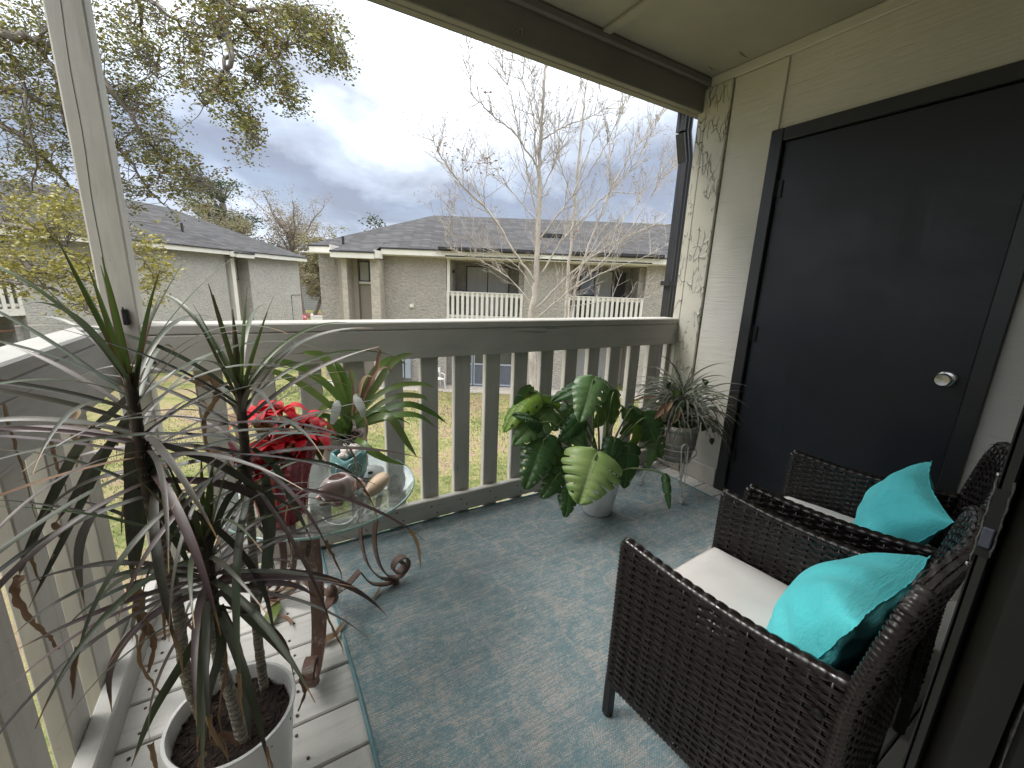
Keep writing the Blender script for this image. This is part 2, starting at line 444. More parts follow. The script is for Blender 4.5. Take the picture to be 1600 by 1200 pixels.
# ---- corner post
post = thing('corner_post', 'square taupe painted wood corner post with a long vertical crack', 'post', (-.43, 1.945, 0))
m = MB(); m.cbox(-.477, -.386, 1.9, 1.991, -.25, 2.3155, .005); m.build('shaft', paint_z, post)
m = MB(); m.cbox(-.424, -.408, 1.878, 1.8985, 1.064, 1.118, .003); m.tube([(-.416, 1.888, 1.105), (-.416, 1.874, 1.112), (-.416, 1.868, 1.124)], .003, 6)
m.build('bracket', hinge_mat, post)
m = MB()
cp = [(-.452+.0018*math.sin(i*.9)+.0009*i, 1.9, 1.16+i*.055) for i in range(20)]
for a, b in zip(cp[:-1], cp[1:]):
    m.add([(a[0]-.0011, 1.8992, a[2]), (a[0]+.0011, 1.8992, a[2]), (b[0]+.0011, 1.8992, b[2]), (b[0]-.0011, 1.8992, b[2])], [(0, 1, 2, 3)])
m.build('crack', simple('dark_crack', (.07, .065, .055)), post)

# ---- beams
bm = thing('porch_beam', 'dark taupe painted beam carrying the balcony ceiling across the front', 'beam', (1, 1.945, 2.316))
m = MB(); m.cbox(-.60, XW-.003, 1.900, 1.939, 2.316, 2.70, .004); m.cbox(-.60, XW-.003, 1.944, 1.985, 2.317, 2.70, .004)
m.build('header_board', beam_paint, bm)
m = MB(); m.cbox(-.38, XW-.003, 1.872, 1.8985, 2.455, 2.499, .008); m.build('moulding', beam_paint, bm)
m = MB(); hp = Vector(atY(810, 53, 1.895))
ring = [hp + Vector((0, -.012, 0)) + Vector((.012*math.cos(a), -.006*math.sin(a)-.006, .012*math.sin(a))) for a in [RAD(t) for t in range(-60, 240, 20)]]
m.tube([hp+Vector((0, .004, .004)), hp+Vector((0, -.006, .006))]+ring[::-1], .0028, 8); m.lathe([(.009, 0), (.009, .002)], (0, 0, 0), 12, fn=lambda p, a, i: hp+Vector((p.x, -p.z, p.y)))
m.build('hook', simple('painted_hook', (.16, .15, .13), None, .4, metal=.3), bm)
bs = thing('added_side_beam', 'taupe painted beam added out of view above the left balcony railing for shade', 'beam', (-.43, .9, 2.316))  # out of view; added to complete the frame and for its shade
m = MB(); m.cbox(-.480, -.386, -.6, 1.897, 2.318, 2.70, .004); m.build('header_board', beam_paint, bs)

# ---- ceiling
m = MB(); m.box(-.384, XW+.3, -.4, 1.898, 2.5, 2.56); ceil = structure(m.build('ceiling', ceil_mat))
m = MB(); m.cbox(1.562, 1.612, .07, 1.870, 2.482, 2.4995, .003); m.build('seam_batten', ceil_mat, ceil)
m = MB(); m.cbox(.342, .392, .07, 1.870, 2.482, 2.4995, .003); m.build('seam_batten', ceil_mat, ceil)
m = MB()
for (px, py, L) in ((1108, 103, .05), (1155, 80, .08)):
    p = atZ(px, py, 2.499); m.strap([p, p+Vector((L*.4, .006, -.003)), p+Vector((L, -.004, -.012))], [.006, .008, .002], (0, 1, 0), 0)
m.build('peeling_flake', ceil_mat, ceil)

# ---- right wall (storage closet wall)
wall = thing('closet_wall', 'cream siding wall at the right of the balcony with cracked corner boards', 'wall', (XW, 1, 0))
m = MB(); yd0, yd1 = .412, 1.452
m.box(XW, XW+.14, .07, yd0, -.02, 2.5); m.box(XW, XW+.14, yd1, 1.93, -.02, 2.5); m.box(XW, XW+.14, yd0, yd1, 2.102, 2.5)
m.box(XW+.10, XW+.14, yd0, yd1, -.02, 2.10)
m.build('siding', siding, wall)
m = MB(); m.cbox(XW-.012, XW-.0005, 1.424, 1.716, .13, 2.443, .003); m.build('siding_panel', siding, wall)
m = MB(); m.cbox(XW-.026, XW-.0005, 1.722, 1.876, .0, 2.443, .005); m.build('corner_board', peeling, wall)
m = MB(); m.cbox(XW-.024, XW+.02, 1.8775, 1.936, -.25, 2.443, .005); m.build('corner_board', peeling, wall)
m = MB(); m.cbox(XW-.02, XW-.0005, .07, 1.872, 2.446, 2.499, .004); m.build('frieze_board', siding, wall)
m = MB(); m.cbox(XW-.020, XW-.0005, 1.456, 1.718, .004, .128, .004); m.build('skirting_board', siding, wall)

door = thing('closet_door', 'flush charcoal painted door with a round silver knob in the right wall', 'door', (XW, .93, 0))
m = MB()
m.cbox(XW-.022, XW+.05, yd0, yd0+.060, 0, 2.10, .004); m.cbox(XW-.022, XW+.05, yd1-.066, yd1, 0, 2.10, .004); m.cbox(XW-.0215, XW+.05, yd0+.061, yd1-.067, 2.036, 2.0995, .004)
m.build('door_frame', dark_frame, door)
m = MB(); m.cbox(XW+.004, XW+.044, yd0+.064, yd1-.070, .012, 2.032, .002); leaf = m.build('door_leaf', dark_door, door)
def closet_knob():
    kc = Vector((XW+.003, .538, .926)); m = MB()
    fn = lambda p, a, i: kc + Vector((-p.z, p.x, p.y))
    m.lathe([(.033, 0), (.033, .003), (.028, .008), (.016, .011), (.012, .020), (.0125, .030), (.022, .036), (.0265, .044), (.0265, .056), (.023, .062), (.0225, .0605), (.006, .0585), (0, .0583)], (0, 0, 0), 40, fn)
    return autosmooth(m.build('door_knob', steel, door), 30)
closet_knob()
for zz in (1.80, .25, 1.02):
    m = MB(); yh = yd1-.068
    m.tube([(XW-.006, yh, zz-.045), (XW-.006, yh, zz+.045)], .0065, 10); m.box(XW-.004, XW+.002, yh-.028, yh+.010, zz-.043, zz+.043); m.build('hinge', hinge_mat, door)

# ---- downspout outside the corner
ds = thing('downspout', 'black downspout with an offset elbow running down outside the wall corner', 'downspout', (2.50, 2.05, -3))
def sq_pipe(m, pts, w, d):
    for a, b in zip(pts[:-1], pts[1:]):
        a, b = Vector(a), Vector(b); t = (b-a).normalized(); sx = Vector((1, 0, 0)); sx = (sx-t*sx.dot(t)).normalized(); sy = t.cross(sx)
        prof = []
        for i in range(6):  # ribbed faces
            f = -1+2*i/5; prof.append((f*w/2, -d/2+(.004 if i % 2 else 0)))
        prof += [(w/2, -d/6), (w/2-.003, 0), (w/2, d/6)]
        for i in range(6): f = 1-2*i/5; prof.append((f*w/2, d/2-(.004 if i % 2 else 0)))
        prof += [(-w/2, d/6), (-w/2+.003, 0), (-w/2, -d/6)]
        vs = [p+sx*u+sy*v for p in (a, b) for u, v in prof]; n = len(prof)
        m.add(vs, [(k, (k+1) % n, n+(k+1) % n, n+k) for k in range(n)]+[tuple(range(n))[::-1], tuple(range(n, 2*n))])
m = MB(); sq_pipe(m, [(2.505, 2.05, -3.0), (2.505, 2.05, 2.10)], .078, .062); m.build('pipe', spout_mat, ds)
m = MB(); sq_pipe(m, [(2.505, 2.05, 2.085), (2.452, 2.05, 2.25), (2.452, 2.05, 2.37)], .084, .068); m.build('elbow', spout_mat, ds)
m = MB(); m.box(2.44, 2.57, 2.010, 2.086, 1.28, 1.31); m.build('strap', spout_mat, ds)
gt = thing('roof_gutter', 'black roof gutter along the outside of the porch beam', 'gutter', (1, 2.05, 2.36))
m = MB(); m.cbox(-.9, 2.9, 2.0, 2.11, 2.372, 2.49, .02); m.build('trough', spout_mat, gt)

# ---- house wall with the sliding door the picture is taken from
hw = thing('house_wall', 'cream siding house wall behind the wicker chairs', 'wall', (1.6, 0, 0))
m = MB(); m.box(.62, XW, -.10, .0735, -.3, 2.5); m.box(-.47, .62, -.10, .068, 2.12, 2.5); m.box(-1.6, -.50, -.10, .068, -.3, 2.5); m.build('siding', siding, hw)
room_m = simple('interior_wall_paint', (.42, .40, .36), None, .8)
m = MB(); m.box(-3, 3, -3.2, -3.1, -.02, 2.5); m.box(-3.1, -3, -3.2, -.1, -.02, 2.5); m.box(3, 3.1, -3.2, -.1, -.02, 2.5); m.box(-3, 3, -3.1, -.1, 2.502, 2.55)
m.box(-3, -1.6, -.2, -.101, -.02, 2.5); m.box(2.46, 3, -.2, -.101, -.02, 2.5)
structure(m.build('interior_wall', room_m))
m = MB(); m.box(-3, 3, -3.1, .06, -.06, -.021); structure(m.build('interior_floor', simple('interior_floor_boards', (.22, .16, .11), (.17, .12, .08), .5, 4, (1, 8, 1))))

sd = thing('sliding_door_jamb', 'dark metal sliding door jamb with a latch keeper close at the right edge', 'door jamb', (.575, 0, 0))
xj = .555
m = MB()   # channelled profile facing the opening
pr = [(.070, 0), (.070, -.012), (.0688, -.0128), (.0682, -.012), (.0682, -.006), (.0668, -.006), (.0668, -.012), (.0612, -.0128), (.0600, -.011), (.0600, .012), (.044, .012), (.044, -.004), (.020, -.004), (.020, .014), (.010, .014), (.010, -.010), (-.035, -.010), (-.035, 0), (-.085, .002), (-.085, -.012), (-.10, -.012), (-.10, .064), (.070, .064)]
vs = [(xj+dx, yy, zz) for zz in (-.02, 2.115) for yy, dx in pr]; n = len(pr)
m.add(vs, [(k, (k+1) % n, n+(k+1) % n, n+k) for k in range(n)]+[tuple(range(n, 2*n))])
m.build('jamb_channel', dark_alu, sd)
slot_m = simple('black_slot', (.004, .004, .004), None, .6)
m = MB(); m.box(xj-.0134, xj-.010, .0606, .0696, 1.020, 1.086); lk = m.build('latch_keeper', slot_m, sd)
m = MB(); m.cbox(xj-.0165, xj-.0128, .0616, .0690, 1.030, 1.049, .0008); m.build('latch_tongue', simple('blue_grey_plastic', (.055, .062, .08), None, .4), lk)
worn = simple('worn_bare_metal', (.42, .42, .41), (.16, .16, .16), .3, 160, metal=.8)
for yy, z_0, z_1, k in ((.0704, 1.012, 1.092, .0007), (.0602, 1.022, 1.095, .0009)):
    m = MB(); m.tube([(xj-.0128, yy+.0004*math.sin(i*1.9), z_0+(z_1-z_0)*i/14) for i in range(15)], [k*(.7+.6*abs(math.sin(i*1.3))) for i in range(15)], 6); m.build('worn_rim', worn, sd)
kz = 1.045
for yy, zz in ((.0712, 1.008), (.0705, 1.098)):
    m = MB(); m.ball((xj-.0115, yy, zz), .0021, 10, 6); m.build('screw', steel, sd)
m = MB(); m.tube([(xj+.0125+.0006*math.sin(i*2.1), .015+.0008*math.sin(i*1.3), -.02+i*.035) for i in range(60)], [.0011*(.5+abs(math.sin(i*1.7))) for i in range(60)], 6); m.build('weather_strip', simple('pale_weather_strip', (.4, .4, .39), (.15, .15, .15), .5, 60), sd)
m = MB(); m.box(-.47, .62, -.10, .068, 2.06, 2.115); m.box(-.49, -.44, -.10, .068, -.02, 2.06); m.build('head_channel', dark_alu, sd)

# ================================================================== RUG
def rug_mat():
    k = N('faded_teal_woven_rug'); w = k.coord()
    ns = k.n('ShaderNodeTexNoise'); k.put(ns.inputs['Vector'], w); ns.inputs['Scale'].default_value = 6; ns.inputs['Detail'].default_value = 3
    mv = k.n('ShaderNodeVectorMath', operation='MULTIPLY_ADD'); k.put(mv.inputs[0], ns.outputs['Color']); mv.inputs[1].default_value = (.13, .13, 0); k.put(mv.inputs[2], w)
    vo = k.n('ShaderNodeTexVoronoi', feature='F1'); k.put(vo.inputs['Vector'], mv.outputs[0]); vo.inputs['Scale'].default_value = 4.6
    rings = k.math('SINE', k.math('MULTIPLY', vo.outputs['Distance'], 34.0))
    v2 = k.n('ShaderNodeTexVoronoi', feature='DISTANCE_TO_EDGE'); k.put(v2.inputs['Vector'], mv.outputs[0]); v2.inputs['Scale'].default_value = 5.2
    vine = k.ramp(v2.outputs['Distance'], [(.015, 1), (.05, 0)])
    wear = k.noise(w, 8.0, 8, .78)
    f = k.math('ADD', k.math('ADD', k.math('MULTIPLY', rings, .06), k.math('MULTIPLY', vine, .16)), k.math('MULTIPLY', k.math('SUBTRACT', wear, .5), 1.25))
    grain = k.math('ADD', k.math('MULTIPLY', k.noise(k.coord(scale=(60, 330, 60)), 1.0, 3, .7), .5), k.math('MULTIPLY', k.noise(w, 200, 2, .6), .5))
    f = k.math('ADD', f, k.math('MULTIPLY', k.math('SUBTRACT', grain, .5), 3.0))
    f = k.ramp(k.math('ADD', f, .46), [(.26, 0), (.80, 1)])
    c = k.mix(f, (.27, .425, .475), (.74, .675, .625))
    streak = k.noise(k.coord(scale=(5, 110, 5)), 1.0, 4, .7)
    c = k.mix(k.ramp(streak, [(.40, .4), (.6, 0)]), c, (.15, .25, .285))
    st = k.ramp(k.noise(w, 1.5, 4, .6), [(.54, 0), (.72, .4)]); c = k.mix(st, c, (.17, .175, .17))
    s = k.sep(w)
    wx = k.math('SINE', k.math('MULTIPLY', s[0], 950.0)); wy = k.math('SINE', k.math('MULTIPLY', s[1], 1050.0))
    h = k.math('ADD', k.math('MULTIPLY', wx, wy), k.math('MULTIPLY', grain, 1.5))
    dk = k.ramp(k.math('MULTIPLY', wx, wy), [(.0, .45), (.45, 0)]); c = k.mix(dk, c, (.08, .10, .105))
    k.set(col=c, rough=.95, spec=.1, normal=k.bump(h, .6, .003)); return k.m
rug = thing('outdoor_rug', 'faded teal and taupe woven rug lying on the balcony deck', 'rug', (1.2, 1.15, 0))
m = MB(); nx, ny = 60, 44; vs = []; P = lambda u, v: (.135+u*2.155 + .012*math.sin(v*5)*(1-u), .385+v*(1.905-.385) - .030*u*v + .010*math.sin(u*6)*v)
for j in range(ny+1):
    for i in range(nx+1):
        x, yy = P(i/nx, j/ny); edge = min(i, nx-i, j, ny-j)
        z = .0075 + .0022*math.sin(x*3.1+yy*2)*math.sin(yy*4.3-x) + (.004*math.exp(-((j/ny-.72)*9)**2)*math.exp(-(i/nx*5)) if True else 0)
        vs.append((x, yy, z))
m.add(vs, [(j*(nx+1)+i, j*(nx+1)+i+1, (j+1)*(nx+1)+i+1, (j+1)*(nx+1)+i) for j in range(ny) for i in range(nx)])
m.build('woven_field', rug_mat(), rug, smooth=True)
m = MB(); loop = [P(0, t/40) for t in range(41)] + [P(t/60, 1) for t in range(1, 61)] + [P(1, 1-t/40) for t in range(1, 41)] + [P(1-t/60, 0) for t in range(1, 61)]
m.tube([(a, b, .0065) for a, b in loop], .0062, 7, cap=False)
bmn = simple('teal_binding', (.12, .25, .29), (.17, .27, .29), .9, 40, (1, 1, 1), bump=.6, bscale=160, bdist=.003); m.build('bound_edge', bmn, rug, smooth=True)
# ================================================================== WICKER CHAIRS
def wicker_mat(name, c1, c2, rough=.3):
    k = N(name); w = k.coord()
    c = k.mix(k.ramp(k.noise(w, 45, 3, .6), [(.35, 0), (.65, 1)]), c1, c2)
    rg = k.ramp(k.noise(w, 30, 4, .6), [(.3, rough-.06), (.7, rough+.2)])
    k.set(col=c, rough=rg, spec=.55, normal=k.bump(k.noise(k.coord(scale=(40, 40, 400)), 1.0, 3, .6), .25, .001)); return k.m
wick = wicker_mat('dark_brown_wicker', (.0085, .0060, .0056), (.0155, .0103, .0095), .21)
wick_hi = wicker_mat('worn_grey_wicker_wrap', (.022, .017, .016), (.05, .045, .042), .34)
leg_m = simple('black_powder_coat', (.012, .010, .010), None, .4)

def weave(m, surf, W, H, pitch=.0104, stake=.037, amp=.0034, sh=.0101, stakes=True):
    """flat strands passing over and under upright stakes; surf(u, v) -> point, normal (metres along the panel)"""
    rows = max(1, int(H/pitch)); ns = max(2, int(round(W/stake))); sub = 6; r = random.Random(1)
    for j in range(rows):
        v0 = (j+.5)*H/rows; hh = sh*r.uniform(.44, .5); vs = []; fs = []; ph = math.pi*(j % 2)
        for i in range(ns*sub+1):
            u = W*i/(ns*sub); o = amp*math.cos(math.pi*i/sub+ph)
            sgn = 1 if o >= 0 else -1
            for dv, bul in ((-hh, -.0007), (-hh*.62, .0003), (hh*.62, .0003), (hh, -.0007)):
                p, n = surf(u, min(max(v0+dv, 0), H)); vs.append(p+n*(o+bul*sgn))
        for i in range(ns*sub):
            for q in range(3): fs.append((i*4+q, i*4+4+q, i*4+5+q, i*4+1+q))
        m.add(vs, fs)
    if stakes:
        for i in range(ns+1):
            u = min(max(W*i/ns, .003), W-.003); pts = [surf(u, H*t/10)[0] for t in range(11)]
            m.tube(pts, .0028, 5)
def wrap(m, pts, rx, pitch=.011, n=8, ridge=.13):
    """a rail wound with flat cane: a tube whose radius steps once per turn"""
    P = spline(pts, 30); L = sum((b-a).length for a, b in zip(P[:-1], P[1:])); cnt = max(8, int(L/pitch))*4
    # resample evenly
    acc = [0]; 
    for a, b in zip(P[:-1], P[1:]): acc.append(acc[-1]+(b-a).length)
    out = []; rad = []; k = 0
    for i in range(cnt+1):
        d = L*i/cnt
        while k < len(acc)-2 and acc[k+1] < d: k += 1
        f = (d-acc[k])/max(acc[k+1]-acc[k], 1e-9); out.append(P[k].lerp(P[k+1], f)); rad.append(rx*(1+ridge*(-1, .25, .6, .25)[i % 4]))
    m.tube(out, rad, n)
V = Vector
def make_chair(label, cat, group):
    t = thing('wicker_armchair', label, cat, (0, 0, 0), group=group, local=True)
    hx, D0, zt = .268, .505, .575
    arm_top = lambda y: zt - .018*math.sin(math.pi*min(max(y/D0, 0), 1)) + .004
    for sx in (-1, 1):
        m = MB()
        for face, nx in ((hx, 1), (hx-.026, -1)):
            def surf(u, v, face=face, nx=nx):
                y = u; zz = .125 + v*(arm_top(y)-.125)/.45
                return V((sx*face, y, zz)), V((sx*nx, 0, 0))
            weave(m, surf, D0, .45)
        m.box(sx*(hx-.016), sx*(hx-.010), .004, D0-.004, .13, .545)
        wrap(m, [V((sx*(hx-.013), .012, arm_top(0))), V((sx*(hx-.013), .17, arm_top(.17))), V((sx*(hx-.013), .34, arm_top(.34))), V((sx*(hx-.013), D0+.004, arm_top(D0)))], .0155, .027, 8, .11)
        wrap(m, [V((sx*(hx-.013), D0, .122)), V((sx*(hx-.013), D0, .35)), V((sx*(hx-.013), D0, zt))], .0155, .0125)
        wrap(m, [V((sx*(hx-.013), 0, .122)), V((sx*(hx-.013), .25, .122)), V((sx*(hx-.013), D0, .122))], .014, .012)
        m.build('arm_panel', wick, t, smooth=True)
        m = MB()
        for y, zz in ((D0, .13), (.010, .13)):
            fy = .006 if y > .2 else -.008
            m.cbox(-.013, .013, -.013, .013, 0, .14, .003, Matrix.Translation((sx*(hx-.013), y, 0)))
            m.lathe([(.0145, 0), (.0145, .008), (.012, .010)], (sx*(hx-.013), y, .0), 12)
            m.build('leg', leg_m, t); m = MB()
    # seat deck and aprons
    m = MB(); weave(m, lambda u, v: (V((-hx+.03+u, .02+v, .345)), V((0, 0, 1))), 2*hx-.06, D0-.03, .02, .05, .003, .019, False)
    m.build('seat', wick, t, smooth=True)
    m = MB(); weave(m, lambda u, v: (V((-hx+.03+u, D0-.004, .235+v)), V((0, 1, 0))), 2*hx-.06, .105)
    wrap(m, [V((-hx+.03, D0-.004, .345)), V((0, D0, .345)), V((hx-.03, D0-.004, .345))], .012, .012)
    m.build('front_apron', wick, t, smooth=True)
    # backrest: bowed in plan, leaning back, rounded shoulders
    zb, zt2 = .125, .815
    def bk(u, v, off=0):
        x = (u-.5)*2
        zz = zb + v*(zt2-zb)
        lean = .008-.066*max(0, (zz-.45)/.365)**1.1
        bow = .034*(x*x) * max(0, (zz-.30)/.5)
        half = hx-.004 - .030*max(0, (v-.82)/.18)**2
        top = -.045*abs(x)**5*max(0, (v-.7)/.3)
        return V((x*half, lean+bow+off, zz+top))
    W2, H2 = 2*hx, zt2-zb; m = MB()
    for off, sn in ((.010, 1), (-.010, -1)):
        weave(m, lambda u, v, off=off, sn=sn: (bk(u/W2, v/H2, off), V((0, sn*.98, .18*sn)).normalized()), W2, H2)
    g = [[bk(i/12, j/12) for i in range(13)] for j in range(13)]; vs = [q for row in g for q in row]
    m.add(vs, [(j*13+i, j*13+i+1, j*13+14+i, j*13+13+i) for j in range(12) for i in range(12)])
    m.build('backrest', wick, t, smooth=True)
    m = MB()
    wrap(m, [bk(0, 0), bk(0, .3), bk(0, .6), bk(0, .85), bk(0, .97)], .0125, .0115, 8, .16)
    m.build('side_wrap', wick, t, smooth=True); m = MB()
    wrap(m, [bk(1, 0), bk(1, .3), bk(1, .6), bk(1, .85), bk(1, .97)], .0125, .0115, 8, .16)
    m.build('side_wrap', wick, t, smooth=True)
    m = MB()
    wrap(m, [bk(0, .965), bk(.05, .995), bk(.25, 1.0), bk(.5, 1.0), bk(.75, 1.0), bk(.95, .995), bk(1, .965)], .0120, .0125, 8, .16)
    def tops(u, v):
        x = u/.50; a = (v/.060-.5)*2.6; p = bk(.035+.93*x, 1.0); return p+V((0, .0165*math.sin(a), .0145*math.cos(a)-.001)), V((0, math.sin(a), math.cos(a)))
    weave(m, tops, .50, .060, .0125, .024, .0022, .0120, False)
    m.build('top_wrap', wick_hi, t, smooth=True)
    m = MB(); m.lathe([(.010, 0), (.010, .002), (.006, .004), (.003, .0025), (0, .0025)], (0, 0, 0), 14, fn=lambda p, a, i: V((-hx-.006-p.z, .045+p.x, .50+p.y)))
    m.build('bolt', hinge_mat, t)
    return t
ch1 = make_chair('dark brown wicker armchair nearest the dark sliding door jamb, its side panel in full view', 'armchair', 'wicker armchairs')
def copy_tree(o, parent=None):
    c = o.copy(); COL.objects.link(c); c.parent = parent; OFF[c.name] = OFF[o.name]
    for q in list(o.children): copy_tree(q, c)
    return c
ch2 = copy_tree(ch1); ch2['label'] = 'dark brown wicker armchair standing right in front of the charcoal closet door'
R1, R2 = RAD(5), RAD(11.5)
ch1.location = (1.075, .195, .010); ch1.rotation_euler = (0, 0, R1)
ch2.location = (1.754, .262, .010); ch2.rotation_euler = (0, 0, R2)

def cushion_mat():
    k = N('off_white_cushion_cloth'); w = k.coord()
    c = k.mix(k.ramp(k.noise(w, 5, 6, .65), [(.35, 0), (.7, 1)]), (.80, .75, .715), (.71, .66, .63))
    c = k.mix(k.ramp(k.noise(w, 60, 3, .6), [(.78, 0), (.84, .6)]), c, (.18, .13, .10))
    k.set(col=c, rough=.9, spec=.15, sheen=.15, normal=k.bump(k.math('ADD', k.noise(w, 14, 4, .6), k.math('MULTIPLY', k.noise(w, 350, 2, .5), .15)), .18, .006)); return k.m
cush_m = cushion_mat()
def cushion(label, base, rz):
    t = thing('seat_cushion', label, 'seat cushion', (0, 0, 0), group='seat cushions on the wicker chairs', local=True)
    m = MB(); nu = 28; a, b, h = .232, .238, .026; top = []; vs = []; fs = []
    def se(u, v):
        x = math.copysign(abs(u)**.9, u); y = math.copysign(abs(v)**.9, v)
        return x*a*(1-.02*v*v), y*b*(1-.02*u*u)
    for sgn in (1, -1):
        o = len(vs)
        for j in range(nu+1):
            for i in range(nu+1):
                u, v = -1+2*i/nu, -1+2*j/nu; x, y = se(u, v)
                e = max(abs(u), abs(v)); z = h*(1-e**9)*(1 + .22*(1-u*u)*(1-v*v)) if sgn > 0 else -h*.6*(1-e**7)
                z += sgn*.0022*math.sin(9*u+4*v)*math.sin(6*v-2*u)*(1-e**4)
                vs.append((x, .268+y, z+.030))
        for j in range(nu):
            for i in range(nu):
                q = (o+j*(nu+1)+i, o+j*(nu+1)+i+1, o+(j+1)*(nu+1)+i+1, o+(j+1)*(nu+1)+i); fs.append(q if sgn > 0 else q[::-1])
    m.add(vs, fs); m.build('pad', cush_m, t, smooth=True)
    m = MB(); lp = [se(math.copysign(1, 1)*1, -1+2*k/20) for k in range(21)]
    per = [(-1+2*k/20, -1) for k in range(20)]+[(1, -1+2*k/20) for k in range(20)]+[(1-2*k/20, 1) for k in range(20)]+[(-1, 1-2*k/20) for k in range(21)]
    m.tube([(se(u, v)[0], .268+se(u, v)[1], .0295) for u, v in per], .0028, 6, False); m.build('piping', cush_m, t, smooth=True)
    m = MB()
    for sx in (1,):
        p0 = V((sx*.205, .50, .02)); m.strap(spline([p0, p0+V((sx*.035, .020, -.015)), p0+V((sx*.052, .045, -.055)), p0+V((sx*.043, .050, -.11))], 5), .010, (1, 0, 0), 0)
        m.strap(spline([p0, p0+V((sx*.050, .026, -.01)), p0+V((sx*.068, .040, -.035)), p0+V((sx*.060, .036, -.08))], 5), .009, (1, 0, 0), 0)
    m.build('tie', cush_m, t)
    t.location = base; t.rotation_euler = (0, 0, rz); return t
cushion('off white seat cushion on the wicker armchair nearest the door jamb', (1.075, .195, .362), R1)
cushion('off white seat cushion in the wicker armchair by the charcoal closet door', (1.754, .262, .362), R2)

def pillow_mat():
    k = N('turquoise_slub_linen'); w = k.coord()
    c = k.mix(k.ramp(k.noise(w, 7, 5, .6), [(.35, 0), (.7, 1)]), (.105, .64, .675), (.14, .71, .735))
    th = k.noise(k.coord(scale=(24, 230, 120)), 1.0, 3, .7); tv = k.noise(k.coord(scale=(230, 24, 24)), 1.0, 3, .7)
    c = k.mix(k.ramp(th, [(.56, 0), (.72, .5)]), c, (.25, .66, .67)); c = k.mix(k.ramp(tv, [(.60, 0), (.75, .35)]), c, (.02, .28, .31))
    h = k.math('ADD', k.math('ADD', th, tv), k.math('MULTIPLY', k.noise(k.coord(scale=(5, 16, 8)), 1.4, 4, .6, 1.0), 2.2))
    k.set(col=c, rough=.95, spec=.05, sheen=.1, normal=k.bump(h, .32, .006)); return k.m
pil_m = pillow_mat()
def pillow(label, TL, TR, down, w, h, th, seed):
    """TL and TR: top corners; down: direction of the pillow's face towards its lower edge"""
    TL, TR, dn = V(TL), V(TR), V(down).normalized(); ex = (TR-TL).normalized(); dn = (dn-ex*dn.dot(ex)).normalized(); nz = ex.cross(dn)
    c = (TL+TR)/2 + dn*h/2
    t = thing('throw_pillow', label, 'throw pillow', c, group='turquoise pillows on the wicker chairs')
    m = MB(); nu = 40; vs = []; fs = []; r = random.Random(seed); ph = [r.uniform(0, 6) for _ in range(6)]
    def P(u, v, s):
        pin = 1-.10*(1-v*v)*abs(u)**3; pin2 = 1-.10*(1-u*u)*abs(v)**3
        x, y = u*w/2*pin, v*h/2*pin2
        prof = ((1-u*u)*(1-v*v)); z = (s*th if s > 0 else -th*.38)*max(prof, 0)**.48
        e = max(abs(u), abs(v))
        z += s*.006*math.sin(7*u+3*v+ph[0])*math.sin(4*v-3*u+ph[1])*(1-e**6) + s*.007*e**3*(1-e**8)*math.sin(9*math.atan2(v, u)+ph[2])
        z += .010*math.sin(2.4*u+ph[3])*math.sin(2*v+ph[4]) + s*.005*math.sin(3*u+11*v+ph[5])*(1-e**4)*abs(u)
        return c + ex*x + dn*y + nz*z
    for s in (1, -1):
        o = len(vs)
        for j in range(nu+1):
            for i in range(nu+1): vs.append(P(-1+2*i/nu, -1+2*j/nu, s))
        for j in range(nu):
            for i in range(nu):
                q = (o+j*(nu+1)+i, o+j*(nu+1)+i+1, o+(j+1)*(nu+1)+i+1, o+(j+1)*(nu+1)+i); fs.append(q if s > 0 else q[::-1])
    m.add(vs, fs); m.build('cover', pil_m, t, smooth=True)
    m = MB(); per = [(-1+2*k/40, -1) for k in range(40)]+[(1, -1+2*k/40) for k in range(40)]+[(1-2*k/40, 1) for k in range(40)]+[(-1, 1-2*k/40) for k in range(41)]
    vs = []; fs = []
    for i, (u, v) in enumerate(per):
        p = P(u, v, 1); o = (ex*u+dn*v).normalized(); q = p+o*r.uniform(.001, .0035)+nz*r.uniform(-.001, .001); vs += [p, q]
        if i: fs.append((2*i-2, 2*i-1, 2*i+1, 2*i))
    m.add(vs, fs); m.build('frayed_seam', pil_m, t)
pillow('turquoise linen pillow on the wicker armchair nearest the door jamb', (.872, .205, .668), (1.262, .226, .676), (.10, .42, -.90), .40, .33, .115, 3)
pillow('turquoise linen pillow in the wicker armchair by the closet door, one corner pointing up', (1.53, .255, .672), (1.885, .398, .725), (-.06, .36, -.92), .375, .33, .10, 8)

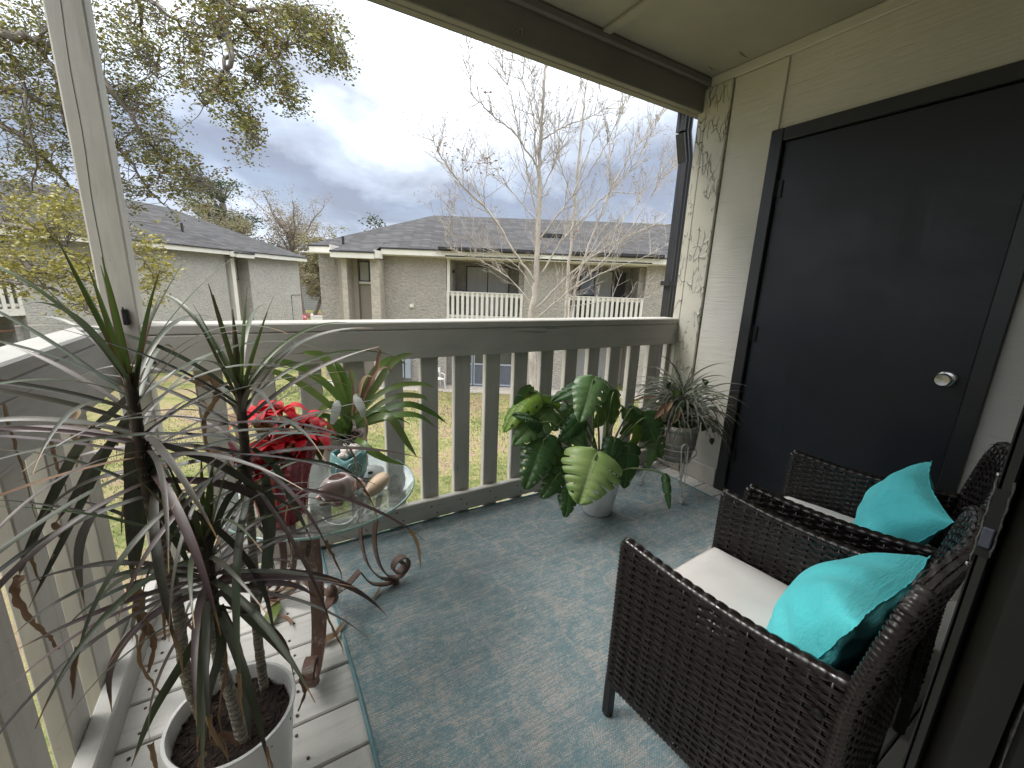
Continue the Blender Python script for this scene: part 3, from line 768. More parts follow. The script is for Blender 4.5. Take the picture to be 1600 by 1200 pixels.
# ================================================================== SCROLL TABLE WITH GLASS TOP
rust = simple('rust_brown_iron', (.165, .092, .068), (.125, .068, .05), .5, 9, bump=.25, bscale=60, bdist=.002, dirt=((.5, .46, .42), .9))
TC = V((.117, 1.444, 0)); TZ = .545; TRAD = .307
tb = thing('glass_side_table', 'round glass topped side table on rust brown scrolled iron legs', 'side table', TC)
def glass_mat():
    k = N('table_glass'); w = k.coord()
    lw = k.n('ShaderNodeLayerWeight'); lw.inputs[0].default_value = .34
    tr = k.n('ShaderNodeBsdfTransparent'); tr.inputs[0].default_value = (.86, .93, .91, 1)
    gl = k.n('ShaderNodeBsdfGlossy'); gl.inputs['Roughness'].default_value = .02
    sm = k.ramp(k.noise(w, 11, 6, .7, 1.0), [(.40, .06), (.68, .42)])  # whitish smudges: dust, plus sky reflection put into the diffuse colour
    df = k.n('ShaderNodeBsdfDiffuse'); df.inputs[0].default_value = (.6, .62, .62, 1)
    m0 = k.n('ShaderNodeMixShader'); k.put(m0.inputs[0], sm); k.t.links.new(tr.outputs[0], m0.inputs[1]); k.t.links.new(df.outputs[0], m0.inputs[2])
    mx = k.n('ShaderNodeMixShader'); k.put(mx.inputs[0], k.math('ADD', k.math('MULTIPLY', lw.outputs['Facing'], .62), .05))
    k.t.links.new(m0.outputs[0], mx.inputs[1]); k.t.links.new(gl.outputs[0], mx.inputs[2]); k.t.links.new(mx.outputs[0], k.out.inputs[0]); return k.m
def edge_mat():
    k = N('glass_edge_green'); k.set(col=(.38, .56, .53), rough=.12, spec=.7); return k.m
m = MB(); m.lathe([(.0, TZ), (TRAD-.032, TZ), (TRAD-.004, TZ-.0005)], TC, 72); m.lathe([(TRAD-.006, TZ-.0105), (.0, TZ-.0105)], TC, 72); m.build('glass_top', glass_mat(), tb, smooth=False)
m = MB(); m.lathe([(TRAD-.006, TZ-.0105), (TRAD-.001, TZ-.0085), (TRAD, TZ-.005), (TRAD-.001, TZ-.0015), (TRAD-.004, TZ-.0005)], TC, 96); m.build('glass_edge', edge_mat(), tb, smooth=True)
def spiral(c, r0, r1, a0, a1, n=26): return [(c[0]+(r0+(r1-r0)*i/n)*math.cos(a0+(a1-a0)*i/n), c[1]+(r0+(r1-r0)*i/n)*math.sin(a0+(a1-a0)*i/n)) for i in range(n+1)]
feet = [V((.028, 1.186, 0)), V((.367, 1.511, 0)), V((-.084, 1.642, 0))]
for fpos in feet:
    d = (fpos-V((TC.x, TC.y, 0))); R = d.length; d.normalize(); sd = V((-d.y, d.x, 0))
    T = lambda pr, d=d: [TC+d*a+V((0, 0, z)) for a, z in pr]
    m = MB()
    # outer strip: curls at the top under the glass, bows in, runs to the foot and scrolls up outside it
    s1 = spiral((R+.000, TZ-.055), .010, .036, RAD(560), RAD(150))[:]
    mid = [(R-.062, .40), (R-.083, .27), (R-.072, .155), (R-.035, .068), (R+.012, .036), (R+.048, .052)]
    s2 = spiral((R+.022, .086), .043, .016, RAD(-20), RAD(460))
    path = T(s1)+spline(T([s1[-1]]+mid+[s2[0]]), 7)[1:-1]+T(s2)
    m.band(path, .032, .0045, sd); m.build('scroll_leg', rust, tb, smooth=False)
    m = MB(); inner = [(R-.115, TZ-.012), (R-.132, .40), (R-.137, .29), (R-.118, .17), (R-.075, .085), (R-.03, .047), (R+.005, .030)]
    m.band(spline(T(inner), 7), .026, .0045, sd); m.build('inner_strip', rust, tb)
    m = MB(); br_ = [(.0, .105), (.06, .115), (R-.150, .150)]; m.band(T(br_), .028, .005, sd); m.band(spline(T([(R-.150, .150), (R-.11, .075), (R-.05, .034), (R+.0, .026)]), 6), .026, .0045, sd); m.build('stretcher', rust, tb)
    m = MB(); m.lathe([(.004, .0), (.013, .003), (.016, .010), (.013, .018), (.008, .023)], TC+d*R+V((0, 0, .0085)), 16); m.build('foot', rust, tb, smooth=True)
m = MB(); m.lathe([(.0, .075), (.020, .078), (.023, .092), (.018, .108), (.022, .120), (.014, .140), (.0, .150)], TC, 20); m.build('hub_finial', rust, tb, smooth=True)
pad_m = simple('clear_rubber', (.08, .08, .08))
for fpos in feet:
    m = MB(); d = (fpos-TC); d.z = 0; R = d.length; d.normalize(); m.lathe([(.012, TZ-.014), (.012, TZ-.0108)], TC+d*(R-.115), 14); m.build('glass_pad', pad_m, tb)

# ---------------- things on the table
z0 = TZ+.001
soil_m = simple('dark_potting_bark', (.045, .026, .018), (.014, .009, .007), .9, 55, bump=1.0, bscale=70, bdist=.012)
def soil(parent, c, r, z, seed=1, chips=120, size=.010):
    m = MB(); q = random.Random(seed)
    m.lathe([(r, z), (r*.7, z+.006), (r*.3, z+.003), (0, z+.006)], (c[0], c[1], 0), 28, fn=lambda p, a, i: V((p.x, p.y, p.z+.004*math.sin(a*5+i*2))))
    for _ in range(chips):
        a, rr = q.uniform(0, 6.28), r*.95*math.sqrt(q.random()); M = Matrix.Translation((c[0]+rr*math.cos(a), c[1]+rr*math.sin(a), z+.006)) @ Matrix.Rotation(q.uniform(0, 6), 4, 'Z') @ Matrix.Rotation(q.uniform(-.7, .7), 4, 'X')
        l = size*q.uniform(.5, 1.5); m.box(-l, l, -l*.4, l*.4, -.002, .002, M)
    return m.build('potting_soil', soil_m, parent)

# bromeliad in its taupe pot
bc = V((.205, 1.63, z0)); bt = thing('bromeliad_plant', 'green bromeliad with arching strap leaves in a taupe plastic pot on the glass table', 'potted plant', bc)
taupe_pot = simple('taupe_plastic_pot', (.20, .145, .125), (.17, .125, .11), .45, 4)
m = MB(); m.lathe([(0, 0), (.058, 0), (.076, .098), (.083, .099), (.085, .118), (.080, .1185), (.074, .112), (.070, .09)], bc, 40); autosmooth(m.build('pot', taupe_pot, bt))
soil(bt, bc, .072, z0+.097, 2, 60, .006)
brom_m = leafy('bromeliad_leaf', [(0, (.08, .15, .035)), (.6, (.14, .24, .055)), (.85, (.19, .25, .07)), (1, (.09, .12, .05))], .28, tip=((.22, .15, .07), .96), rib=((.10, .17, .06), .35, .15), trans=.3)
dry_m = leafy('dry_brown_leaf', [(0, (.20, .115, .075)), (.5, (.27, .17, .10)), (1, (.36, .26, .15))], .75, trans=.2)
pale_m = leafy('silvery_leaf_underside', [(0, (.46, .50, .47)), (1, (.52, .54, .50))], .5, trans=.1)
bx = bc+V((0, 0, .10)); Yb = bc.y
def pxs(lst): return [atY(x, y, Y) for x, y, Y in lst]
def taper(n, w, base=.55, end=.05): return [w*(base+(1-base)*min(1, t*4) if t < .25 else 1 if t < .55 else max(end, 1-((t-.55)/.45)**1.6)) for t in [i/(n-1) for i in range(n)]]
m = MB()
bl = [([(548, 655, 1.63), (520, 610, 1.63), (470, 575, 1.62), (425, 563, 1.60), (405, 560, 1.58)], .030), ([(546, 650, 1.63), (528, 600, 1.66), (508, 560, 1.68), (485, 552, 1.68), (470, 551, 1.68)], .032),
      ([(540, 655, 1.63), (505, 625, 1.58), (470, 600, 1.55), (420, 578, 1.52), (378, 572, 1.50)], .026), ([(556, 652, 1.63), (590, 600, 1.66), (610, 570, 1.68), (630, 556, 1.69), (648, 553, 1.69)], .034),
      ([(556, 655, 1.63), (590, 618, 1.61), (625, 602, 1.59), (660, 600, 1.58), (678, 606, 1.57)], .024), ([(556, 658, 1.63), (600, 628, 1.60), (630, 618, 1.58), (660, 620, 1.56), (667, 627, 1.55)], .026),
      ([(556, 662, 1.62), (600, 640, 1.58), (640, 632, 1.54), (675, 645, 1.52), (700, 663, 1.50)], .028), ([(557, 668, 1.62), (595, 655, 1.56), (620, 648, 1.53), (655, 650, 1.50), (681, 668, 1.49)], .028),
      ([(557, 668, 1.61), (590, 652, 1.55), (612, 655, 1.50), (635, 690, 1.47), (652, 715, 1.46)], .032), ([(552, 685, 1.58), (565, 692, 1.50), (580, 705, 1.46), (605, 718, 1.44), (637, 728, 1.43)], .030),
      ([(548, 670, 1.62), (535, 640, 1.62), (515, 632, 1.60), (500, 645, 1.58), (493, 658, 1.57)], .028), ([(540, 668, 1.62), (520, 655, 1.60), (505, 650, 1.58), (490, 660, 1.56)], .026),
      ([(552, 655, 1.64), (575, 600, 1.68), (590, 575, 1.70), (615, 560, 1.71), (635, 570, 1.72)], .032), ([(545, 655, 1.65), (540, 600, 1.70), (530, 575, 1.72), (520, 562, 1.74)], .030),
      ([(556, 660, 1.62), (585, 640, 1.59), (605, 645, 1.56), (640, 662, 1.53)], .024), ([(550, 655, 1.64), (548, 610, 1.66), (550, 590, 1.67), (548, 575, 1.68)], .030)]
r = random.Random(5)
for pts, w in bl:
    P = spline(pxs(pts), 6); m.strap(P, taper(len(P), w*.92), (-.25, -.75, .6), .10, r.random())
for a in range(10):
    A = a*.63; e = bx+V((math.cos(A)*.045, math.sin(A)*.045, .075)); P = spline([bx+V((math.cos(A)*.012, math.sin(A)*.012, -.005)), bx+V((math.cos(A)*.03, math.sin(A)*.03, .03)), e], 5); m.strap(P, [.040]*8+[.028, .015, .004], (math.cos(A), math.sin(A), 0), .2, .3+.5*r.random())
m.build('foliage', brom_m, bt, smooth=True)
m = MB()
for pts, w in [([(560, 640, 1.62), (575, 605, 1.63), (590, 575, 1.64), (594, 553, 1.64)], .022), ([(555, 645, 1.62), (562, 610, 1.63), (572, 590, 1.63), (585, 590, 1.62)], .020), ([(565, 632, 1.62), (585, 590, 1.62), (592, 560, 1.62), (592, 548, 1.62), (580, 547, 1.62)], .016),
               ([(572, 620, 1.62), (588, 585, 1.6), (604, 575, 1.59), (612, 583, 1.58)], .016), ([(550, 650, 1.62), (552, 620, 1.62), (549, 590, 1.61), (547, 575, 1.61)], .010), ([(563, 640, 1.6), (572, 660, 1.56), (573, 680, 1.55), (565, 698, 1.54)], .008), ([(525, 690, 1.56), (520, 672, 1.56), (512, 690, 1.55)], .010)]:
    P = spline(pxs(pts), 5); m.strap(P, taper(len(P), w, .8), (0, -.3, 1), .3, r.random())
m.build('dry_foliage', dry_m, bt, smooth=True)
for (a, b, c_) in (((527, 632), (523, 650), (519, 663)), ((558, 622), (566, 640), (568, 652))):
    m = MB(); P = spline([atY(a[0]+2, a[1]-6, 1.60), atY(*a, 1.575), atY(*b, 1.55), atY(*c_, 1.55)], 5); m.strap(P, [.012+.020*math.sin(math.pi*min(1, i/(len(P)-1)*1.02)) for i in range(len(P))], (0, -1, .3), -.1, .5); m.build('folded_leaf', pale_m, bt, smooth=True)

# poinsettia in red foil
pc = V((-.008, 1.288, z0)); pt = thing('poinsettia_plant', 'red poinsettia in a pot wrapped with shiny dark red foil on the glass table', 'potted plant', pc)
def foil_mat():
    k = N('dark_red_foil'); w = k.coord(); n1 = k.noise(w, 16, 4, .55, 1.2)
    k.set(col=(.30, .005, .020), rough=.22, metal=.35, spec=.7, coat=.5, normal=k.bump(n1, .8, .012)); return k.m
m = MB(); q = random.Random(9); jag = [q.uniform(-.03, .035) for _ in range(72)]
def ff(p, a, i):
    k = int(a/(2*math.pi)*72) % 72; tall = i/8
    rr = 1+.05*math.sin(a*9+i*.9)*tall+.045*math.sin(a*15+2)*tall
    return V((p.x*rr, p.y*rr, p.z+(jag[k]*.75 if i == 8 else jag[k]*.3 if i == 7 else 0)+(.030*math.cos(a-.3) if i == 8 else 0)))
m.lathe([(0, 0), (.058, 0), (.064, .02), (.068, .06), (.072, .10), (.078, .135), (.085, .165), (.093, .188), (.104, .212)], pc, 72, ff); m.build('foil_wrap', foil_mat(), pt, smooth=False)
q2 = random.Random(4)
for a in (.2, 1.5, 2.9, 4.3, 5.4):
    m = MB(); d = V((math.cos(a), math.sin(a), 0)); c2 = pc+V((0, 0, .20)); P = [c2+d*.080, c2+d*.10+V((0, 0, .03)), c2+d*.118+V((0, 0, .065))]; m.strap(spline(P, 4), [.07, .07, .065, .06, .055, .04, .03, .015, .004], d, .15, .5); m.build('foil_corner', bpy.data.materials['dark_red_foil'], pt)
bract_m = leafy('red_bract', [(0, (.55, .004, .014)), (.5, (.72, .006, .020)), (1, (.80, .014, .03))], .55, rib=((.30, .01, .02), .6, .10), trans=.3, bump=.25)
pgreen = leafy('poinsettia_green', [(0, (.05, .10, .02)), (.6, (.12, .16, .03)), (1, (.42, .22, .06))], .5, trans=.3)
def bract(m, c, d, L, w, tint, droop):
    P = [c+V(d)*L*t+V((0, 0, 1))*(.18*L*math.sin(math.pi*t)-droop*L*t*t) for t in [i/8 for i in range(9)]]
    m.strap(P, [w*f for f in (.12, .5, .85, 1, .98, .86, .66, .36, .03)], (0, 0, 1), .16, tint)
heads = [((405, 650), 1.27), ((440, 645), 1.30), ((478, 660), 1.31), ((465, 690), 1.27), ((430, 700), 1.25), ((495, 680), 1.30)]
m = MB(); g = MB(); st = MB()
for (xy, Y), k in zip(heads, range(9)):
    c = atY(*xy, Y); st.tube(spline([pc+V((0, 0, .12)), (pc+V((0, 0, .16))).lerp(c, .5), c], 5), .0035, 6)
    for j in range(11):
        a = j*2.399+k; up = q2.uniform(-.15, .5); bract(m, c, V((math.cos(a), math.sin(a), up)).normalized(), q2.uniform(.055, .085) if j < 8 else .035, q2.uniform(.028, .040), q2.random(), q2.uniform(.1, .5))
    for j in range(4):
        a = j*1.6+k*2.2; bract(g, c-V((0, 0, .03)), V((math.cos(a), math.sin(a), 0)), .06, .035, q2.random(), q2.uniform(.2, .6))
    for j in range(6): g.ball(c+V((q2.uniform(-.006, .006), q2.uniform(-.006, .006), .010)), .003, 6, 4)
m.build('bract_cluster', bract_m, pt, smooth=True)
g.build('foliage', pgreen, pt, smooth=True); st.build('stem', simple('poinsettia_stem', (.10, .12, .04)), pt)

# owl pot
oc = V((.205, 1.452, z0)); ow = thing('owl_planter', 'turquoise glazed planter shaped like an owl with ring eyes and a white coral lump inside', 'planter', oc)
def glaze_mat():
    k = N('turquoise_glaze'); w = k.coord(); c = k.mix(k.ramp(k.noise(w, 40, 5, .65), [(.4, 0), (.7, 1)]), (.15, .34, .35), (.23, .45, .45))
    k.set(col=c, rough=.22, spec=.6, coat=.4, normal=k.bump(k.noise(w, 60, 4, .6), .3, .004)); return k.m
gz = glaze_mat(); face = V((-.35, -1, 0)).normalized(); fa = math.atan2(face.y, face.x)
def owlf(p, a, i):
    da = (a-fa+math.pi) % (2*math.pi)-math.pi; ear = .012*(math.exp(-((abs(da)-.95)/.35)**2))*(1 if i >= 7 else 0)-.010*math.exp(-(da/.35)**2)*(1 if i >= 7 else 0)
    return V((p.x, p.y, p.z+ear))
m = MB(); m.lathe([(0, 0), (.034, 0), (.046, .006), (.057, .030), (.063, .058), (.063, .082), (.060, .099), (.058, .106), (.054, .107), (.052, .10), (.053, .07)], oc, 48, owlf); m.build('bowl', gz, ow, smooth=True)
for s in (-1, 1):
    m = MB(); A = fa+s*.46; n = V((math.cos(A), math.sin(A), 0)); tt = V((-n.y, n.x, 0)); c = oc+n*.0665+V((0, 0, .062))
    for rr, th in ((.026, .0032), (.018, .0030), (.010, .003)):
        m.tube([c+tt*rr*math.cos(x)+V((0, 0, rr*math.sin(x)))-n*(rr*rr*8) for x in [RAD(20*i) for i in range(19)]], th, 7, False)
    m.ball(c+n*.001, .005, 10, 6); m.build('ring_eye', gz, ow, smooth=True)
coral = simple('white_coral', (.80, .74, .69), (.62, .55, .50), .7, 30, bump=1, bscale=55, bdist=.01)
m = MB(); q = random.Random(2)
for _ in range(16): m.ball(oc+V((q.uniform(-.028, .028), q.uniform(-.028, .028), .095+q.uniform(0, .022))), q.uniform(.010, .019), 9, 6, (1.2, 1, .9))
for _ in range(7): 
    a = q.uniform(0, 6.3); p = oc+V((.02*math.cos(a), .02*math.sin(a), .115)); m.tube([p, p+V((.008*math.cos(a), .008*math.sin(a), .015))], [.006, .0015], 6)
cor = m.build('coral_lump', coral, None); setp(cor, 'white spiky coral lump sitting in the turquoise owl planter', 'coral')

# small pink ceramic pot shaped like an animal
vc = V((.150, 1.330, z0)); vt = thing('ceramic_animal_pot', 'small glossy pinkish ceramic pot shaped like a crouching animal with a round opening on top', 'ceramic pot', vc)
def pink_mat():
    k = N('pink_lustre_glaze'); w = k.coord(); f = k.ramp(k.noise(w, 16, 5, .6, .8), [(.40, 0), (.62, 1)])
    k.set(col=k.mix(f, (.68, .58, .57), (.36, .22, .20)), rough=.16, spec=.6, coat=.6, normal=k.bump(k.noise(w, 30, 4, .6), .25, .006)); return k.m
pk = pink_mat()
def vf(p, a, i): return V((p.x*1.08+.05*max(0, p.z-.04)*0, p.y*.92, p.z+.10*p.x*(p.z/.09)))
m = MB(); m.lathe([(0, .002), (.030, .0), (.048, .014), (.055, .034), (.050, .056), (.036, .072), (.027, .079), (.024, .078), (.026, .07), (.036, .05), (.0, .03)], vc, 36, vf); m.build('body', pk, vt, smooth=True)
hd = V((.82, .12, 0)).normalized()
m = MB(); m.ball(vc+hd*.062+V((0, 0, .034)), .018, 14, 9, (1.15, 1, 1.25)); m.ball(vc+hd*.078+V((0, 0, .028)), .010, 10, 7); m.build('head', pk, vt, smooth=True)
for dx, dy in ((-.045, -.030), (-.010, -.050), (.038, -.028), (-.05, .02)):
    m = MB(); m.ball(vc+V((dx, dy, .0085)), .0105, 10, 7, (1.7, 1, .75)); m.build('foot', pk, vt, smooth=True)

# egg shaped shell and the dish behind it
sc = V((.272, 1.322, z0)); m = MB(); ax = V((.62, .62, .10)).normalized(); bx_ = ax.cross(V((0, 0, 1))).normalized(); cx_ = bx_.cross(ax)
prof = [(0, -.068), (.012, -.062), (.021, -.045), (.027, -.020), (.029, .005), (.028, .028), (.022, .047), (.012, .058), (0, .061)]
m.lathe(prof, (0, 0, 0), 24, fn=lambda p, a, i: sc+V((0, 0, .027))+bx_*p.x*.95+cx_*p.y*.9+ax*p.z)
sh = m.build('egg_shaped_shell', simple('beige_shell', (.66, .49, .34), (.54, .40, .28), .35, 7, (1, 1, 3), bump=.1), None, True); setp(sh, 'smooth beige egg shaped seashell lying near the edge of the glass table', 'seashell')
dc = V((.275, 1.47, z0)); m = MB(); m.lathe([(0, 0), (.040, 0), (.052, .008), (.054, .011), (.050, .0105), (.038, .004), (0, .0035)], dc, 36)
dish = simple('milky_glass_dish', (.55, .57, .56), (.48, .50, .50), .12, 10); di = m.build('glass_dish', dish, None, True); setp(di, 'small round milky dish behind the beige egg shaped shell', 'dish')
m = MB(); m.ball(dc+V((.004, -.004, .007)), .007, 10, 6, (1.5, 1, .6)); m.tube([dc+V((.045*math.cos(a), .045*math.sin(a), .0115)) for a in [RAD(x) for x in range(100, 215, 8)]], .0014, 5); m.build('dark_mark', simple('black_spot', (.02, .02, .022), None, .3), di)
# ================================================================== TALL DRACAENA
white_pot = simple('white_plastic_pot', (.82, .82, .81), (.76, .76, .75), .32, 5, bump=.05, bscale=20)
dp = V((-.142, .918, 0)); dt = thing('dracaena_plant', 'tall dracaena with three spiky dark leaved heads in a white pot by the left railing', 'potted plant', dp)
m = MB(); m.lathe([(0, 0), (.088, 0), (.092, .006), (.119, .292), (.124, .300), (.1235, .306), (.117, .306), (.113, .298), (.109, .24)], dp, 64); autosmooth(m.build('pot', white_pot, dt))
soil(dt, dp, .109, .262, 5, 420, .011)
def cane_mat():
    k = N('ringed_grey_cane'); a = k.attr(); w = k.coord()
    rg = k.math('SINE', k.math('ADD', k.math('MULTIPLY', k.sep(w)[2], 520.0), k.math('MULTIPLY', k.noise(w, 26, 4, .6, .5), 22.0)))
    c = k.mix(k.ramp(rg, [(.2, 0), (.9, 1)]), (.40, .37, .31), (.24, .215, .18)); c = k.mix(k.ramp(k.noise(w, 30, 4, .6), [(.55, 0), (.7, .6)]), c, (.12, .10, .08))
    k.set(col=c, rough=.8, normal=k.bump(rg, .6, .004)); return k.m
cane = cane_mat()
drac_m = leafy('dracaena_leaf', [(0, (.120, .080, .086)), (.25, (.085, .088, .070)), (.5, (.068, .100, .058)), (.7, (.085, .135, .062)), (.86, (.10, .18, .045)), (1, (.13, .22, .045))], .38,
               tip=((.30, .19, .09), .93), margin=((.13, .045, .042), .7, .6), rib=((.14, .15, .11), .22, .20), trans=.18)
drac_plain = leafy('dracaena_young_leaf', [(0, (.055, .075, .035)), (.6, (.06, .125, .022)), (1, (.09, .16, .03))], .3, margin=((.14, .04, .03), .55, .9), trans=.25)
def pxs(lst): return [atX(x, y, Y) if Y < 0 else atY(x, y, Y) for x, y, Y in lst]
def droop_pts(p, az, el, L, dr, n=16, curl=0, pw=1.25):
    P = [V(p)]
    for i in range(n):
        t = (i+.5)/n; e = max(el-dr*t**pw, RAD(-86)); a = az+curl*t
        P.append(P[-1]+V((math.cos(e)*math.cos(a), math.cos(e)*math.sin(a), math.sin(e)))*(L/n))
    return P
def strapw(n, w, b=.75): return [max(.0012, w*(b+(1-b)*min(1, t*5))*(1 if t < .45 else 1-((t-.45)/.55)**1.7)) for t in [i/(n-1) for i in range(n)]]
r = random.Random(21)
def head(name, top, axis, n_up, n_mid, n_low, scale, zlen, seed):
    """one rosette: upright young spears, arching leaves, a skirt of drooping old ones"""
    q = random.Random(seed); m = MB(); y = MB(); old = MB(); axis = V(axis).normalized(); ga = q.uniform(0, 6)
    for k in range(n_up):
        az = ga+k*2.4; el = RAD(q.uniform(66, 84)); L = scale*q.uniform(.17, .25)
        P = droop_pts(top-axis*.012*k*.6, az, el, L, RAD(q.uniform(2, 16)), 10); y.strap(P, strapw(11, .0105*q.uniform(.8, 1.15), .9), (math.cos(az), math.sin(az), 1), .30, q.random())
    for k in range(n_mid):
        f = k/n_mid; az = ga+k*2.399+q.uniform(-.25, .25); el = RAD(58-46*f+q.uniform(-9, 9)); L = scale*q.uniform(.27, .40)
        b = top-axis*(.015+zlen*.62*f)
        P = droop_pts(b, az, el, L, RAD(q.uniform(22, 85)), 18, q.uniform(-.3, .3)); m.strap(P, strapw(19, .0092*q.uniform(.65, 1.35)), (q.uniform(-.5, .2), q.uniform(-.8, .1), 1), .14, min(.82, max(0, .62-.62*f+q.uniform(-.2, .25))))
    for k in range(n_low):
        f = k/n_low; az = ga+k*2.399+q.uniform(-.3, .3); el = RAD(20-40*f+q.uniform(-12, 12)); L = scale*q.uniform(.28, .44)
        b = top-axis*(zlen*(.55+.45*f)); w = .0112*q.uniform(.65, 1.6)
        if q.random() < .13: pass
        P = droop_pts(b, az, el, L, RAD(q.uniform(35, 100)), 18, q.uniform(-.35, .35), 1.1); (m if q.random() > .07 else old).strap(P, strapw(19, w), (q.uniform(-.5, .2), q.uniform(-.8, .1), 1), .12, q.random()*.55)
        # shrivelled dry tip
        if q.random() < .5:
            e = P[-3]; d = (P[-3]-P[-5]).normalized(); T = [e]; 
            for i in range(9): d = (d+V((q.uniform(-.22, .22), q.uniform(-.22, .22), q.uniform(-.6, .0)))).normalized(); T.append(T[-1]+d*q.uniform(.007, .015))
            old.strap(T, [.010, .009, .007, .009, .006, .007, .005, .004, .003, .001], (q.uniform(-1, 1), q.uniform(-1, 1), .5), .35, q.random())
    c = m.build('crown', drac_m, dt, smooth=True)
    y.build('young_leaf', drac_plain, c, smooth=True); old.build('dry_foliage', dry_m, c, smooth=True)
    return c
h1 = V((-.213, .925, 1.075)); h2 = V((-.060, .965, 1.035)); h3 = V((-.146, .915, .745))
sheath = simple('dark_leaf_sheath', (.06, .048, .040), (.13, .098, .075), .6, 40, (1, 1, .4), bump=.5, bscale=90, bdist=.003)
def stem(pts, r0, r1):
    P = spline(pts, 14); m = MB(); n = len(P); m.tube(P, [r0+(r1-r0)*i/(n-1)+.0006*math.sin(i*2.3) for i in range(n)], 12); cn = m.build('cane', cane, dt, smooth=True)
    k0 = int(n*.66); m = MB(); m.tube(P[k0:], [r1+.0012+.0010*(i % 2) for i in range(n-k0)], 10); m.build('leaf_sheath', sheath, cn, smooth=True)
stem([(-.198, .955, .25), (-.215, .948, .42), (-.206, .935, .62), (-.218, .93, .84), h1], .0125, .0075)
stem([(-.085, .985, .25), (-.083, .968, .45), (-.072, .965, .66), (-.065, .968, .86), h2], .0105, .0075)
stem([(-.124, .868, .25), (-.133, .880, .36), (-.150, .900, .50), (-.145, .912, .62), h3], .0125, .009)
head('a', h1, (-.04, 0, 1), 8, 32, 19, 1.05, .24, 31)
head('b', h2, (.02, 0, 1), 8, 28, 17, .98, .26, 47)
head('c', h3, (.0, .02, 1), 9, 32, 20, .95, .17, 12)
# the broad old leaves that hang straight down, some bent over with brown ends, laid where the photo shows them
m = MB(); d2 = MB()
for pts, w in [([(205, 690, .92), (208, 745, .93), (207, 830, .935), (206, 915, .94)], .030), ([(222, 690, .94), (224, 800, .95), (211, 912, .95)], .018), ([(415, 745, .95), (421, 820, .96), (415, 890, .97), (402, 960, .98)], .030),
               ([(372, 720, .96), (408, 790, .96), (420, 850, .97), (428, 905, .98)], .018), ([(338, 955, .87), (345, 1010, .85), (325, 1090, .84), (318, 1180, .83)], .019), ([(330, 950, .87), (300, 1010, .85), (240, 1110, .83), (205, 1198, .82)], .020),
               ([(332, 930, .86), (310, 990, .84), (312, 1090, .83), (308, 1175, .83)], .024), ([(345, 945, .88), (372, 1020, .87), (385, 1100, .86), (392, 1170, .86)], .020), ([(345, 920, .89), (385, 960, .90), (425, 1000, .91), (470, 1055, .92)], .022),
               ([(200, 620, .93), (130, 690, -.31), (90, 760, -.37), (40, 870, -.405), (30, 900, -.41)], .019), ([(215, 650, .93), (150, 720, -.30), (120, 770, -.34), (85, 820, -.37)], .018), ([(205, 640, .93), (170, 700, -.27), (95, 850, -.36), (45, 950, -.40)], .015),
               ([(225, 690, .93), (240, 740, .93), (270, 830, .92), (305, 900, .91)], .025), ([(240, 690, .93), (330, 720, .91), (400, 760, .90), (470, 800, .90)], .017), ([(395, 700, .97), (430, 730, .97), (460, 790, .97), (490, 850, .97)], .016), ([(390, 730, .97), (350, 790, .94), (330, 850, .92), (325, 880, .91)], .015)]:
    P = spline(pxs(pts), 8); m.strap(P, strapw(len(P), w*.82, .6), (.2, -1, .25), .10, .25+r.random()*.5)
m.build('hanging_foliage', drac_m, dt, smooth=True)
for pts, w in [([(206, 912, .94), (214, 930, .94), (222, 965, .94), (240, 1000, .94), (232, 1050, .94)], .022), ([(30, 900, -.41), (24, 925, -.41), (45, 965, -.41), (75, 992, -.41), (92, 1015, -.41)], .013), ([(402, 960, .98), (408, 990, .98), (402, 1040, .98)], .010), ([(470, 1055, .92), (476, 1080, .92), (466, 1110, .92)], .014),
               ([(318, 1175, .83), (312, 1195, .83), (330, 1215, .83)], .012), ([(305, 600, .99), (330, 590, .99), (338, 620, .99), (318, 660, .99), (330, 720, .99)], .016), ([(120, 640, -.35), (113, 670, -.35), (122, 700, -.35), (120, 730, -.35)], .012), ([(85, 815, -.37), (97, 840, -.37), (80, 872, -.37)], .010), ([(5, 630, -.42), (25, 700, -.42), (40, 750, -.42), (55, 810, -.42)], .005), ([(80, 690, -.38), (92, 735, -.38), (105, 770, -.38)], .006),
               ([(210, 950, .95), (225, 980, .95), (218, 1030, .95), (250, 1085, .95)], .012), ([(330, 1160, .84), (350, 1145, .84), (372, 1165, .84)], .02), ([(260, 770, .98), (262, 850, .98), (255, 930, .98), (258, 1000, .98)], .014), ([(347, 980, .86), (353, 1040, .85), (342, 1120, .85), (360, 1190, .84)], .007)]:
    P = spline(pxs(pts), 8); n = len(P); d2.strap([p+V((r.uniform(-.001, .001),)*3) for p in P], [w*(1-.75*i/(n-1))*(.75+.5*abs(math.sin(i*.7))) for i in range(n)], (.3, -1, .2), .3, r.random())
d2.build('dry_foliage', dry_m, dt, smooth=True)

